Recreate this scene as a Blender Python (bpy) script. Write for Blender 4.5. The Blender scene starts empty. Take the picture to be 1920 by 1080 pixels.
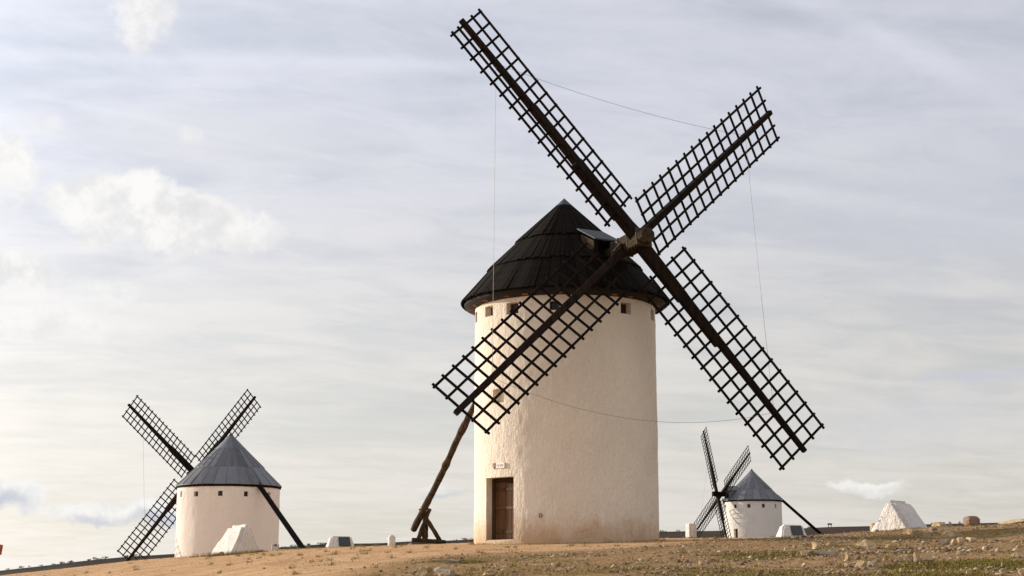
import bpy, bmesh, math, random
import numpy as np
from mathutils import Vector, Matrix, noise as mnoise

random.seed(7)
rng = np.random.default_rng(11)
R = math.radians
scene = bpy.context.scene
col = scene.collection

# ------------------------------------------------------------------ camera
F, YH = 2810.0, 1090.0                      # focal length in photo pixels, eye level row
TILT = math.atan((YH - 540.0) / F)
cam = bpy.data.cameras.new('camera')
cam.sensor_width = 36.0
cam.lens = F * 36.0 / 1920.0
cam.clip_start, cam.clip_end = 0.1, 30000
camo = bpy.data.objects.new('camera', cam)
col.objects.link(camo)
camo.rotation_euler = (math.pi / 2 + TILT, 0, 0)
scene.camera = camo

# ------------------------------------------------------------------ light
SUN_EL, SUN_BACK = 14.0, 25.0               # elevation, degrees behind the picture plane (sun stands to the left)
sun_dir = Vector((-math.cos(R(SUN_BACK)) * math.cos(R(SUN_EL)), math.sin(R(SUN_BACK)) * math.cos(R(SUN_EL)), math.sin(R(SUN_EL))))
sl = bpy.data.lights.new('sun', 'SUN')
sl.energy, sl.angle, sl.color = 4.4, R(0.6), (1.0, 0.91, 0.78)
so = bpy.data.objects.new('sun', sl)
so.rotation_euler = sun_dir.to_track_quat('Z', 'Y').to_euler()
so.location = (-30, 20, 40)
col.objects.link(so)

scene.view_settings.view_transform = 'Standard'
scene.view_settings.look = 'None'
scene.view_settings.exposure = 0.08
scene.view_settings.gamma = 1.0
scene.render.engine = 'CYCLES'
scene.cycles.use_denoising = True
scene.cycles.max_bounces = 6
scene.cycles.diffuse_bounces = 3
scene.cycles.sample_clamp_indirect = 6.0

CT, ST = math.cos(TILT), math.sin(TILT)
def ray(x, y):
    a, b = (x - 960) / F, (540 - y) / F
    return Vector((a, CT - b * ST, ST + b * CT))
def at(x, y, Y):
    d = ray(x, y)
    return d * (Y / d.y)

# ------------------------------------------------------------------ node helpers
class NT:
    def __init__(self, tree):
        self.t = tree; self.n = tree.nodes; self.l = tree.links
    def new(self, typ, **kw):
        nd = self.n.new(typ)
        for k, v in kw.items(): setattr(nd, k, v)
        return nd
    def put(self, sock, v):
        if v is None: return
        if isinstance(v, bpy.types.NodeSocket): self.l.new(v, sock)
        else: sock.default_value = v
    def math(self, op, a, b=None, c=None, clamp=False):
        nd = self.new('ShaderNodeMath', operation=op, use_clamp=clamp)
        for s, v in zip(nd.inputs, (a, b, c)): self.put(s, v)
        return nd.outputs[0]
    def vmath(self, op, a, b=None, scale=None):
        nd = self.new('ShaderNodeVectorMath', operation=op)
        self.put(nd.inputs[0], a)
        if b is not None: self.put(nd.inputs[1], b)
        if scale is not None: self.put(nd.inputs['Scale'], scale)
        return nd.outputs['Value'] if op in ('DOT_PRODUCT', 'LENGTH', 'DISTANCE') else nd.outputs['Vector']
    def mix(self, f, a, b, blend='MIX'):
        nd = self.new('ShaderNodeMix', data_type='RGBA', blend_type=blend)
        self.put(nd.inputs[0], f); self.put(nd.inputs[6], a); self.put(nd.inputs[7], b)
        return nd.outputs[2]
    def noise(self, vec, scale, detail=4, rough=0.55, dist=0.0, out='Fac'):
        nd = self.new('ShaderNodeTexNoise')
        self.put(nd.inputs['Vector'], vec)
        nd.inputs['Scale'].default_value = scale; nd.inputs['Detail'].default_value = detail
        nd.inputs['Roughness'].default_value = rough; nd.inputs['Distortion'].default_value = dist
        return nd.outputs[out]
    def step(self, v, lo, hi, a=0.0, b=1.0):
        nd = self.new('ShaderNodeMapRange', interpolation_type='SMOOTHSTEP', clamp=True)
        self.put(nd.inputs[0], v)
        for i, q in enumerate((lo, hi, a, b)): nd.inputs[i + 1].default_value = q
        return nd.outputs[0]
    def xyz(self, x, y, z):
        nd = self.new('ShaderNodeCombineXYZ')
        for s, v in zip(nd.inputs, (x, y, z)): self.put(s, v)
        return nd.outputs[0]
    def sep(self, v):
        nd = self.new('ShaderNodeSeparateXYZ'); self.put(nd.inputs[0], v)
        return nd.outputs

def C(r, g, b): return (r, g, b, 1.0)

# ------------------------------------------------------------------ sky
def build_world():
    w = bpy.data.worlds.new('World'); scene.world = w; w.use_nodes = True
    t = NT(w.node_tree); t.n.clear()
    out = t.new('ShaderNodeOutputWorld'); bg = t.new('ShaderNodeBackground')
    t.l.new(bg.outputs[0], out.inputs[0])
    bg.inputs['Strength'].default_value = 0.095
    sky = t.new('ShaderNodeTexSky', sky_type='NISHITA')
    sky.sun_disc = False
    sky.sun_elevation = R(SUN_EL)
    sky.sun_rotation = math.atan2(sun_dir.x, sun_dir.y)
    sky.altitude = 700; sky.air_density = 1.0; sky.dust_density = 1.6; sky.ozone_density = 1.5
    d = t.vmath('NORMALIZE', t.new('ShaderNodeTexCoord').outputs['Generated'])
    s = t.sep(d)
    up = t.math('MAXIMUM', s[2], 0.0)
    # high thin layer: coordinates on a flat cloud sheet overhead, stretched across the view
    inv = t.math('DIVIDE', 1.0, t.math('ADD', up, 0.10))
    px = t.math('MULTIPLY', s[0], inv); py = t.math('MULTIPLY', s[1], inv)
    p = t.xyz(t.math('MULTIPLY', px, 0.42), t.math('ADD', t.math('MULTIPLY', py, 1.0), t.math('MULTIPLY', px, 0.10)), 0.0)
    n1 = t.noise(p, 1.15, 6, 0.56, 0.5)
    p2 = t.xyz(t.math('MULTIPLY', px, 1.5), t.math('ADD', t.math('MULTIPLY', py, 2.2), t.math('MULTIPLY', px, -0.5)), 3.7)
    n2 = t.noise(p2, 2.2, 7, 0.64, 0.4)
    cir = t.math('ADD', t.math('MULTIPLY', n1, 0.52), t.math('MULTIPLY', n2, 0.48))
    veil = t.step(cir, 0.34, 0.62, 0.68, 0.98)
    # brightness of the lit veil: broad forward scattering, plus a steep out-of-view glow added to lift shaded walls
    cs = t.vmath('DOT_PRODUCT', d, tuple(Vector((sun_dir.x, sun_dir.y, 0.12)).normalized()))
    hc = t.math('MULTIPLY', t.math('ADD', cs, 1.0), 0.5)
    fw_fill = t.math('ADD', t.math('MULTIPLY', t.math('POWER', hc, 4.0), 0.42), t.math('MULTIPLY', t.math('POWER', hc, 17.0), 3.2))
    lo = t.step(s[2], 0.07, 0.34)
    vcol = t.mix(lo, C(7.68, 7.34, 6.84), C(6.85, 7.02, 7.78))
    vcol = t.vmath('SCALE', vcol, scale=t.math('ADD', 0.92, fw_fill))
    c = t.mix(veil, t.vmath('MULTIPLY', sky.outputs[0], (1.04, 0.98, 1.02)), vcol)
    front = t.step(s[1], 0.3, 0.6)
    w1 = t.vmath('SUBTRACT', t.noise(d, 30, 7, 0.62, 0, 'Color'), (0.5, 0.5, 0.5))
    w2 = t.noise(d, 34, 7, 0.66)
    # vapour trails: thin ragged bands along great circles
    patch = t.math('MULTIPLY', t.step(n1, 0.35, 0.6, 0.35, 1.0), front)
    def trail(x0, y0, x1, y1, width, amount, fade):
        a, b = ray(x0, y0).normalized(), ray(x1, y1).normalized()
        nrm = a.cross(b).normalized(); along = (b - a).normalized()
        u0, u1 = a.dot(along), b.dot(along)
        dist = t.math('ABSOLUTE', t.vmath('DOT_PRODUCT', t.vmath('ADD', d, t.vmath('SCALE', w1, scale=width * 1.6)), tuple(nrm)))
        m = t.step(dist, 0.0, width, amount, 0.0)
        u = t.vmath('DOT_PRODUCT', d, tuple(along))
        m = t.math('MULTIPLY', m, t.math('MULTIPLY', t.step(u, u0 - fade, u0 + fade), t.step(u, u1 - fade, u1 + fade, 1.0, 0.0)))
        return t.math('MULTIPLY', m, patch)
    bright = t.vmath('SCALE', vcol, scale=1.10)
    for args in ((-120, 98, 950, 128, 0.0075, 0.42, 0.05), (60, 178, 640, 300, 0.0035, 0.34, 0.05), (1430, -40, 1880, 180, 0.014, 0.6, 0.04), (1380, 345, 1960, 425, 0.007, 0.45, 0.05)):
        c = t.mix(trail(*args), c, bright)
    # cumulus: ragged heaps, each with its own place in the sky
    sh = t.noise(t.vmath('ADD', d, (0.0, 0.0, 0.012)), 19, 4, 0.5)
    shb = t.math('MULTIPLY', t.math('SUBTRACT', sh, 0.5), 3.2)
    rag = t.math('MULTIPLY', t.math('SUBTRACT', w2, 0.5), 1.25)
    qbig = t.vmath('ADD', d, t.vmath('SCALE', w1, scale=0.056)); qsmall = t.vmath('ADD', d, t.vmath('SCALE', w1, scale=0.030))
    w3 = t.noise(t.vmath('ADD', d, (0.010, -0.004, -0.008)), 34, 5, 0.6)   # same billows, shifted away from the sun: lit and shaded sides
    billow = t.step(t.math('SUBTRACT', w2, w3), -0.16, 0.10, 0.0, 1.0)
    white = t.mix(billow, C(8.3, 8.25, 8.3), C(9.7, 9.6, 9.4))
    grey = t.mix(0.6, vcol, C(6.9, 6.75, 6.65))
    # x, y, half width, half height, opacity, softness, greyness of the underside
    HEAPS = [(1820, 400, 460, 150, 0.62, 1.0, 1.35), (2050, 200, 400, 160, 0.4, 1.0, 1.35), (420, 255, 460, 90, 0.4, 1.0, 1.25), (1720, 790, 420, 90, 0.42, 1.0, 1.35), (1880, 705, 200, 26, 0.7, 1.0, 1.35),
             (182, 392, 106, 74, 1.0, 0.40, 0.2), (255, 378, 98, 76, 1.0, 0.36, 0.2), (325, 440, 108, 52, 1.0, 0.5, 0.15), (385, 410, 96, 60, 1.0, 0.42, 0.3), (452, 434, 74, 44, 0.8, 0.6, 0.3),
             (-5, 318, 96, 72, 1.0, 0.4, 0.2), (25, 510, 98, 52, 1.0, 0.45, 0.1), (256, 40, 64, 46, 0.85, 0.6, 0.2), (300, 18, 42, 32, 0.8, 0.5, 0.2), (80, 235, 60, 34, 0.45, 0.9, 0.0),
             (352, 255, 30, 20, 0.6, 0.8, 0.0), (205, 540, 80, 28, 0.6, 0.8, 0.1), (60, 600, 170, 56, 0.7, 0.8, 0.1),
             (10, 930, 84, 28, 0.9, 0.35, 0.3), (175, 960, 84, 22, 0.85, 0.45, 0.4), (300, 960, 90, 24, 0.85, 0.45, 0.4), (1625, 914, 84, 15, 0.75, 0.5, 0.5), (815, 922, 46, 14, 0.5, 0.7, 0.6),
             (375, 394, 84, 38, 0.6, 1.0, 1.0), (0, 937, 84, 24, 0.95, 1.0, 1.5), (300, 972, 110, 17, 0.85, 1.0, 1.4), (175, 974, 70, 10, 0.6, 1.0, 1.4), (830, 934, 50, 8, 0.6, 1.0, 1.4)]
    for x, y, rx, ry, am, soft, gr in HEAPS:
        cdir = ray(x, y).normalized()
        e1 = Vector((cdir.y, -cdir.x, 0)).normalized(); e2 = e1.cross(cdir).normalized()
        q = qbig if ry > 40 else qsmall
        a = t.vmath('DOT_PRODUCT', q, tuple(e1 * F / rx)); b = t.vmath('DOT_PRODUCT', q, tuple(e2 * F / ry))
        r = t.math('ADD', t.vmath('LENGTH', t.xyz(a, b, 0.0)), rag)
        m = t.math('MULTIPLY', t.step(r, 1.0 - soft, 1.08, am, 0.0), front)
        under = t.step(t.math('ADD', b, shb), 0.35, -0.75, 0.0, min(gr, 1.0)) if soft < 1 else 1.0
        c = t.mix(m, c, t.mix(under, white, grey if gr < 1.3 else C(5.75, 6.0, 6.75)))
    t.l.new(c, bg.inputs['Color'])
    w.cycles.sampling_method = 'MANUAL'; w.cycles.sample_map_resolution = 1024
build_world()

# ------------------------------------------------------------------ materials
def principled(name, rough=0.85, spec=0.2):
    m = bpy.data.materials.new(name); m.use_nodes = True
    t = NT(m.node_tree); b = t.n['Principled BSDF']
    b.inputs['Roughness'].default_value = rough
    b.inputs['Specular IOR Level'].default_value = spec
    return m, t, b
def bump(t, b, h, strength, dist):
    nd = t.new('ShaderNodeBump'); nd.inputs['Strength'].default_value = strength; nd.inputs['Distance'].default_value = dist
    t.put(nd.inputs['Height'], h); t.l.new(nd.outputs[0], b.inputs['Normal'])
def coords(t, scale=(1, 1, 1), which='Object'):
    mp = t.new('ShaderNodeMapping'); mp.inputs['Scale'].default_value = scale
    t.l.new(t.new('ShaderNodeTexCoord').outputs[which], mp.inputs[0])
    return mp.outputs[0]

def plaster(name, base, stain=None, relief=1.0, blotch=0.09):
    m, t, b = principled(name, 0.93, 0.1)
    g = t.new('ShaderNodeNewGeometry').outputs['Position']
    o = coords(t)
    n = t.noise(g, 0.55, 5, 0.6); n3 = t.noise(g, 5.0, 5, 0.6)
    c = t.mix(t.step(n, 0.3, 0.7), C(*[v * (1 - blotch) for v in base]), C(*base))
    c = t.mix(t.step(n3, 0.45, 0.75, 0, 0.35), c, C(base[0] * 0.9, base[1] * 0.87, base[2] * 0.82))
    if stain:
        z = t.sep(o)[2]
        n2 = t.noise(o, 0.9, 5, 0.62); n4 = t.noise(t.vmath('MULTIPLY', o, (1, 1, 0.25)), 4.0, 5, 0.65)
        hgt = t.math('SUBTRACT', t.math('SUBTRACT', z, 0.55), t.math('ADD', t.math('MULTIPLY', n2, 1.3), t.math('MULTIPLY', n4, 0.8)))
        c = t.mix(t.step(hgt, -1.05, 0.12, stain, 0.0), c, C(0.52, 0.32, 0.165))
    # rain streaks below the eaves
    st = t.noise(t.vmath('MULTIPLY', o, (3.2, 3.2, 0.12)), 1.3, 4, 0.6)
    c = t.mix(t.step(st, 0.56, 0.8, 0, 0.28), c, C(0.55, 0.46, 0.38))
    pt = t.noise(o, 0.8, 3, 0.5, 1.5)                      # later coats of limewash, with an edge
    c = t.mix(t.step(pt, 0.53, 0.56, 0, 0.16), c, C(base[0] * 1.04, base[1] * 1.05, base[2] * 1.08))
    t.l.new(c, b.inputs['Base Color'])
    h = t.math('ADD', t.math('MULTIPLY', t.noise(t.vmath('MULTIPLY', g, (1, 1, 0.45)), 13, 4, 0.62, 0.5), 1.0), t.math('MULTIPLY', t.noise(g, 30, 2, 0.6), 0.3))
    bump(t, b, h, 1.0 * relief, 0.055)
    return m

def wood(name, dark, light, rough=0.8, axis=2, scale=1.0, varied=True):
    m, t, b = principled(name, rough, 0.08)
    st = [9 * scale] * 3; st[axis] = 0.7 * scale
    o = coords(t, tuple(st))
    n = t.noise(o, 1.0, 6, 0.65, 0.4)
    c = t.mix(t.step(n, 0.3, 0.72), C(*dark), C(*light))
    if varied:
        rn = t.new('ShaderNodeObjectInfo').outputs['Random']
        c = t.mix(1.0, c, t.mix(rn, C(0.62, 0.60, 0.58), C(1.35, 1.32, 1.28)), 'MULTIPLY')
    t.l.new(c, b.inputs['Base Color'])
    bump(t, b, n, 0.5, 0.02)
    return m

def metal_sheet(name, base, var=0.5):
    m, t, b = principled(name, 0.5, 0.45)
    rn = t.new('ShaderNodeObjectInfo').outputs['Random']
    g = t.new('ShaderNodeNewGeometry').outputs['Position']
    n = t.noise(t.vmath('MULTIPLY', g, (1, 1, 0.5)), 1.6, 6, 0.65)
    c = t.mix(rn, C(*[v * (1 - var * 0.45) for v in base]), C(*[v * (1 + var * 0.6) for v in base]))
    c = t.mix(t.step(n, 0.42, 0.72, 0, 0.55), c, C(base[0] * 1.5, base[1] * 1.42, base[2] * 1.3))
    c = t.mix(t.step(t.noise(g, 5, 4, 0.7), 0.56, 0.75, 0, 0.4), c, C(0.10, 0.07, 0.05))
    t.l.new(c, b.inputs['Base Color'])
    b.inputs['Metallic'].default_value = 0.25
    bump(t, b, n, 0.25, 0.04)
    return m

def plain(name, colr, rough=0.7, spec=0.3, metallic=0.0, nscale=7, amt=0.25):
    m, t, b = principled(name, rough, spec)
    g = t.new('ShaderNodeNewGeometry').outputs['Position']
    n = t.noise(g, nscale, 5, 0.6)
    c = t.mix(t.step(n, 0.3, 0.7), C(*[v * (1 - amt) for v in colr]), C(*[v * (1 + amt) for v in colr]))
    t.l.new(c, b.inputs['Base Color']); b.inputs['Metallic'].default_value = metallic
    bump(t, b, n, 0.3, 0.02)
    return m

M = {}
M['plaster_main'] = plaster('whitewash_cream', (0.88, 0.775, 0.635), stain=0.85)
M['plaster_far'] = plaster('whitewash_white', (0.88, 0.805, 0.715), relief=0.6, blotch=0.06)
M['plaster_block'] = plaster('whitewash_block', (0.90, 0.84, 0.765), relief=1.8)
M['board'] = wood('blackened_roof_board', (0.006, 0.0045, 0.0033), (0.017, 0.0125, 0.009), 0.95)
M['deck'] = plain('roof_deck_dark', (0.012, 0.010, 0.008))
M['lattice'] = wood('tarred_lattice_wood', (0.006, 0.004, 0.003), (0.016, 0.011, 0.008), 0.85)
M['stock'] = wood('tarred_stock_wood', (0.007, 0.005, 0.004), (0.024, 0.014, 0.009), 0.85)
M['shaft'] = wood('weathered_shaft_wood', (0.022, 0.016, 0.009), (0.075, 0.053, 0.028), 0.85, 1, 1.2, False)
M['log'] = wood('grey_brown_log', (0.022, 0.015, 0.009), (0.080, 0.056, 0.034), 0.9, 2, 0.9)
M['pole_dark'] = wood('tarred_pole', (0.006, 0.005, 0.005), (0.016, 0.012, 0.010), 0.8)
M['raw_wood'] = wood('orange_raw_timber', (0.16, 0.07, 0.025), (0.36, 0.18, 0.07), 0.85)
M['door_plank'] = wood('brown_door_plank', (0.062, 0.030, 0.012), (0.13, 0.066, 0.028), 0.65)
M['door_frame'] = wood('dark_door_frame', (0.035, 0.019, 0.010), (0.075, 0.042, 0.022), 0.7)
M['zinc'] = metal_sheet('weathered_zinc', (0.135, 0.137, 0.147), 0.8)
M['zinc_cap'] = plain('zinc_cap', (0.085, 0.09, 0.10), 0.7, 0.2, 0.0)
M['glass'] = plain('dark_window_glass', (0.025, 0.02, 0.018), 0.15, 0.5)
M['window_wood'] = wood('window_wood', (0.05, 0.026, 0.012), (0.13, 0.07, 0.035), 0.7)
M['iron'] = plain('rusty_iron', (0.06, 0.045, 0.035), 0.6, 0.4, 0.5)
M['cable'] = plain('steel_cable', (0.22, 0.19, 0.16), 0.5, 0.4, 0.6)
M['tile'] = plain('glazed_tile', (0.80, 0.71, 0.62), 0.5, 0.3, 0, 20, 0.06)
M['tile_mark'] = plain('blue_grey_glaze', (0.38, 0.34, 0.40), 0.35, 0.5)
M['tile_crest'] = plain('brown_crest_glaze', (0.26, 0.14, 0.09), 0.35, 0.5)
M['panel'] = plain('dark_information_panel', (0.035, 0.042, 0.044), 0.3, 0.5, 0, 3, 0.3)
M['red'] = plain('faded_red_paint', (0.36, 0.095, 0.045), 0.7)
M['stone_step'] = plain('worn_stone', (0.52, 0.42, 0.31), 0.9, 0.1)

def rock_material(name, a, bb, c3):
    m, t, b = principled(name, 0.93, 0.12)
    o = coords(t); rn = t.new('ShaderNodeObjectInfo').outputs['Random']
    o = t.vmath('ADD', o, t.xyz(t.math('MULTIPLY', rn, 31.0), 0.0, t.math('MULTIPLY', rn, 17.0)))
    n = t.noise(o, 3.2, 6, 0.65, 0.3); n2 = t.noise(o, 9, 5, 0.7)
    c = t.mix(t.step(n, 0.34, 0.66), C(*a), C(*bb))
    c = t.mix(t.step(n2, 0.55, 0.72, 0, 0.75), c, C(*c3))
    c = t.mix(1.0, c, t.mix(rn, C(0.8, 0.78, 0.76), C(1.2, 1.18, 1.15)), 'MULTIPLY')
    t.l.new(c, b.inputs['Base Color'])
    bump(t, b, t.math('ADD', n, t.math('MULTIPLY', n2, 0.5)), 0.9, 0.06)
    return m
M['rock'] = rock_material('ochre_limestone', (0.56, 0.40, 0.205), (0.46, 0.36, 0.245), (0.22, 0.155, 0.09))
M['rock_grey'] = rock_material('grey_limestone', (0.47, 0.37, 0.255), (0.37, 0.295, 0.205), (0.18, 0.135, 0.09))
M['rock_red'] = rock_material('reddish_boulder', (0.33, 0.215, 0.14), (0.25, 0.20, 0.165), (0.09, 0.07, 0.055))

# ------------------------------------------------------------------ mesh helpers
def link(o, parent=None):
    col.objects.link(o)
    if parent is not None: o.parent = parent
    return o
def mesh(name, verts, faces, mat, smooth=False):
    me = bpy.data.meshes.new(name)
    me.from_pydata([tuple(v) for v in verts], [], faces)
    me.materials.append(mat)
    if smooth: me.polygons.foreach_set('use_smooth', [True] * len(me.polygons))
    me.update()
    return me
def fast_mesh(name, V, T, mat, smooth=False):
    me = bpy.data.meshes.new(name)
    k = T.shape[1]
    me.vertices.add(len(V)); me.vertices.foreach_set('co', np.asarray(V, np.float32).ravel())
    me.loops.add(T.size); me.loops.foreach_set('vertex_index', np.asarray(T, np.int32).ravel())
    me.polygons.add(len(T)); me.polygons.foreach_set('loop_start', np.arange(0, T.size, k, dtype=np.int32))
    if smooth: me.polygons.foreach_set('use_smooth', np.ones(len(T), dtype=bool))
    me.materials.append(mat); me.update(calc_edges=True); me.validate()
    return me
def obj(name, me, parent=None, loc=(0, 0, 0), rot=None):
    o = bpy.data.objects.new(name, me); o.location = loc
    if rot is not None: o.rotation_euler = rot
    return link(o, parent)
def empty(name, loc=(0, 0, 0), parent=None):
    o = bpy.data.objects.new(name, None); o.location = loc; o.empty_display_size = 0.3
    return link(o, parent)
def tag(o, label, cat, group=None, kind=None):
    o['label'] = label
    if cat: o['category'] = cat
    if group: o['group'] = group
    if kind: o['kind'] = kind
    return o
BOXF = [(0, 1, 2, 3), (7, 6, 5, 4), (0, 4, 5, 1), (1, 5, 6, 2), (2, 6, 7, 3), (3, 7, 4, 0)]
def bar_geo(p0, p1, w0, h0, side, w1=None, h1=None):
    """beam from p0 to p1; w along 'side', h across it"""
    p0, p1 = Vector(p0), Vector(p1)
    u = (p1 - p0).normalized(); a = Vector(side); a = (a - u * a.dot(u)).normalized(); b = u.cross(a)
    w1 = w0 if w1 is None else w1; h1 = h0 if h1 is None else h1
    v = []
    for p, w, h in ((p0, w0, h0), (p1, w1, h1)):
        v += [p - a * w / 2 - b * h / 2, p + a * w / 2 - b * h / 2, p + a * w / 2 + b * h / 2, p - a * w / 2 + b * h / 2]
    return v, [f[::-1] for f in BOXF]
def bevelled(name, v, f, mat, width=0.01, seg=1, smooth=False):
    bm = bmesh.new()
    vs = [bm.verts.new(p) for p in v]
    for q in f: bm.faces.new([vs[i] for i in q])
    bmesh.ops.recalc_face_normals(bm, faces=bm.faces)
    if width: bmesh.ops.bevel(bm, geom=list(bm.edges), offset=width, segments=seg, affect='EDGES', clamp_overlap=True)
    me = bpy.data.meshes.new(name); bm.to_mesh(me); bm.free(); me.materials.append(mat)
    if smooth: me.polygons.foreach_set('use_smooth', [True] * len(me.polygons))
    return me
def tube_geo(path, radii, sides=10, rough=0.0, freq=2.0):
    v, f = [], []
    path = [Vector(p) for p in path]
    ref = Vector((0.31, 0.2, 0.93))
    for i, p in enumerate(path):
        u = (path[min(i + 1, len(path) - 1)] - path[max(i - 1, 0)]).normalized()
        a = u.cross(ref)
        if a.length < 0.1: a = u.cross(Vector((1, 0, 0)))
        a.normalize(); b = u.cross(a)
        for k in range(sides):
            t = 2 * math.pi * k / sides
            d = a * math.cos(t) + b * math.sin(t)
            r = radii[i] * (1 + rough * (mnoise.noise((p + d * 0.3) * freq)))
            v.append(p + d * r)
    for i in range(len(path) - 1):
        for k in range(sides):
            k2 = (k + 1) % sides
            f.append((i * sides + k, i * sides + k2, (i + 1) * sides + k2, (i + 1) * sides + k))
    f.append(tuple(range(sides))[::-1]); f.append(tuple((len(path) - 1) * sides + k for k in range(sides)))
    return v, f
def lerp_path(p0, p1, n, wob=0.0, seed=0.0):
    p0, p1 = Vector(p0), Vector(p1); out = []
    for i in range(n):
        q = p0.lerp(p1, i / (n - 1))
        q += Vector((mnoise.noise((q.z * .5 + seed, 0, 3.1)), mnoise.noise((q.z * .5 + seed, 7.7, 0)), 0)) * wob
        out.append(q)
    return out

# value noise on arrays (terrain, masks)
_perm = rng.random((256, 256))
def vnoise(x, y):
    xi, yi = np.floor(x).astype(int), np.floor(y).astype(int)
    fx, fy = x - xi, y - yi
    fx, fy = fx * fx * (3 - 2 * fx), fy * fy * (3 - 2 * fy)
    g = lambda i, j: _perm[i & 255, j & 255]
    return (g(xi, yi) * (1 - fx) + g(xi + 1, yi) * fx) * (1 - fy) + (g(xi, yi + 1) * (1 - fx) + g(xi + 1, yi + 1) * fx) * fy
def fbm(x, y, s, octv=4, gain=0.5):
    a, t, w = 0, 1.0, 0.0
    for k in range(octv):
        a = a + t * vnoise(x / s * 2 ** k + 17.3 * k, y / s * 2 ** k - 9.1 * k); w += t; t *= gain
    return a / w - 0.5
def sstep(v, a, b):
    q = np.clip((v - a) / (b - a), 0, 1); return q * q * (3 - 2 * q)

# ------------------------------------------------------------------ terrain
YC = 64.0
_crest_px = [(-900, 1150), (-400, 1112), (0, 1078), (120, 1066), (240, 1051), (330, 1044), (450, 1036.5), (520, 1031), (600, 1027.5), (730, 1023), (890, 1018), (960, 1017), (1100, 1014), (1236, 1010.5), (1300, 1010), (1440, 1008), (1500, 1006.5), (1545, 1003.5), (1600, 998), (1645, 993.5), (1700, 991), (1780, 987.5), (1850, 984), (1920, 979), (2300, 955), (2900, 930)]
_cx = np.array([at(x, y, YC).x for x, y in _crest_px]); _cz = np.array([at(x, y, YC).z for x, y in _crest_px])
YR = 250.0
_ridge_px = [(-900, 1110), (-300, 1088), (0, 1072.5), (60, 1066), (120, 1059), (205, 1047.5), (325, 1039), (525, 1027.5), (602, 1021.5), (667, 1020), (717, 1019), (762, 1015.5), (840, 1014), (890, 1012), (1236, 999), (1320, 997), (1504, 992), (1555, 989.5), (1631, 988), (1750, 984), (2000, 978), (2900, 968)]
_rx = np.array([at(x, y, YR).x for x, y in _ridge_px]); _rz = np.array([at(x, y - 1.5, YR).z for x, y in _ridge_px])
def sm_interp(X, xs, zs, w):
    return (np.interp(X - w, xs, zs) + 2 * np.interp(X, xs, zs) + np.interp(X + w, xs, zs)) / 4
def ground(X, Y, detail=True):
    X, Y = np.asarray(X, float), np.asarray(Y, float)
    u = X / np.maximum(Y, 1.0)
    Xe = X + (X * YC / np.clip(Y, 30, YC) - X) * sstep(-u, 0.03, 0.2)
    zc = sm_interp(Xe, _cx, _cz, 0.7)
    d = np.maximum(YC - Y, 0)
    near = zc - 0.022 * d - 0.00045 * d * d
    near = np.maximum(near, -6)
    valley = -1.6 + 0.06 * np.clip(X, -40, 60)
    k = sstep(Y, YC - 1.5, YC + 24)
    z = near * (1 - k) + valley * k
    zr = sm_interp(X, _rx, _rz, 1.5)
    k2 = sstep(Y, 176, YR)
    z = z * (1 - k2) + zr * k2
    k3 = sstep(Y, YR, 620)
    z = z * (1 - k3) + (-22) * k3
    side = sstep(np.abs(X), 110, 420)
    z = z * (1 - side) + np.minimum(z, -16) * side
    if detail:
        nearw = 1 - sstep(Y, 70, 120)
        smooth_earth = earth_mask(X, Y)
        z = z + nearw * (fbm(X, Y, 3.2, 4) * 0.09 * (1.15 - 0.7 * smooth_earth) + fbm(X + 40, Y * 1.0, 0.7, 3) * 0.05 * (1.1 - 0.5 * smooth_earth))
        z = z + (1 - nearw) * fbm(X, Y, 14, 4) * 0.22
    return z
def earth_mask(X, Y):
    """bare trodden earth round the big mill and over the left of the hill"""
    wob = fbm(X, Y, 5.0, 4) * 9
    lim = np.interp(X / np.maximum(Y, 1) , [-0.40, -0.22, -0.12, -0.04, 0.03, 0.09, 0.13, 0.18, 0.24], [-20, 10, 26, 33, 36, 39, 45, 54, 75])
    m = sstep(Y + wob * 0.7, lim - 1.5, lim + 4.5)
    return m * (1 - 0.25 * sstep(fbm(X, Y, 2.0, 3), 0.08, 0.2))
def gz(X, Y): return float(ground(np.array([X]), np.array([Y]))[0])
def gpix(x, y):
    """point of the hillside seen at a photo pixel"""
    d = ray(x, y); Ys = np.arange(14, 66, 0.05)
    P = np.outer(Ys / d.y, np.array(d)); g = ground(P[:, 0], P[:, 1])
    hit = np.nonzero(P[:, 2] <= g)[0]
    i = hit[0] if len(hit) else np.argmin(P[:, 2] - g)
    return Vector((P[i, 0], P[i, 1], g[i]))

_green_px = [(850, 1053, 75, 1.0), (800, 1071, 60, .6), (1440, 1042, 110, 1.0), (1520, 1037, 70, 1.0), (1560, 1026, 60, .7), (1380, 1046, 60, .7), (1700, 1010, 60, .7), (1800, 1063, 150, 1.0), (1900, 1056, 90, .9), (1720, 1075, 130, .9), (1600, 1078, 140, .7), (1480, 1076, 120, .7), (1320, 1074, 130, .6), (1180, 1066, 120, .45), (1850, 998, 80, .5), (1060, 1072, 90, .4)]
_green = [(gpix(x, y), w / F, a) for x, y, w, a in _green_px]
def green_mask(X, Y):
    m = np.zeros_like(X)
    for p, w, a in _green:
        rx = w * p.y; ry = rx * 1.3
        q = ((X - p.x) / rx) ** 2 + ((Y - p.y) / ry) ** 2 + fbm(X, Y, 1.3, 4) * 3.2
        m = np.maximum(m, a * (1 - sstep(q, 0.35, 1.25)))
    base = sstep(fbm(X + 9, Y * 0.8, 3.0, 5, 0.6), 0.06, 0.2) * 0.38 * (1 - earth_mask(X, Y))
    return np.clip(np.maximum(m, base), 0, 1)

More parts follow.
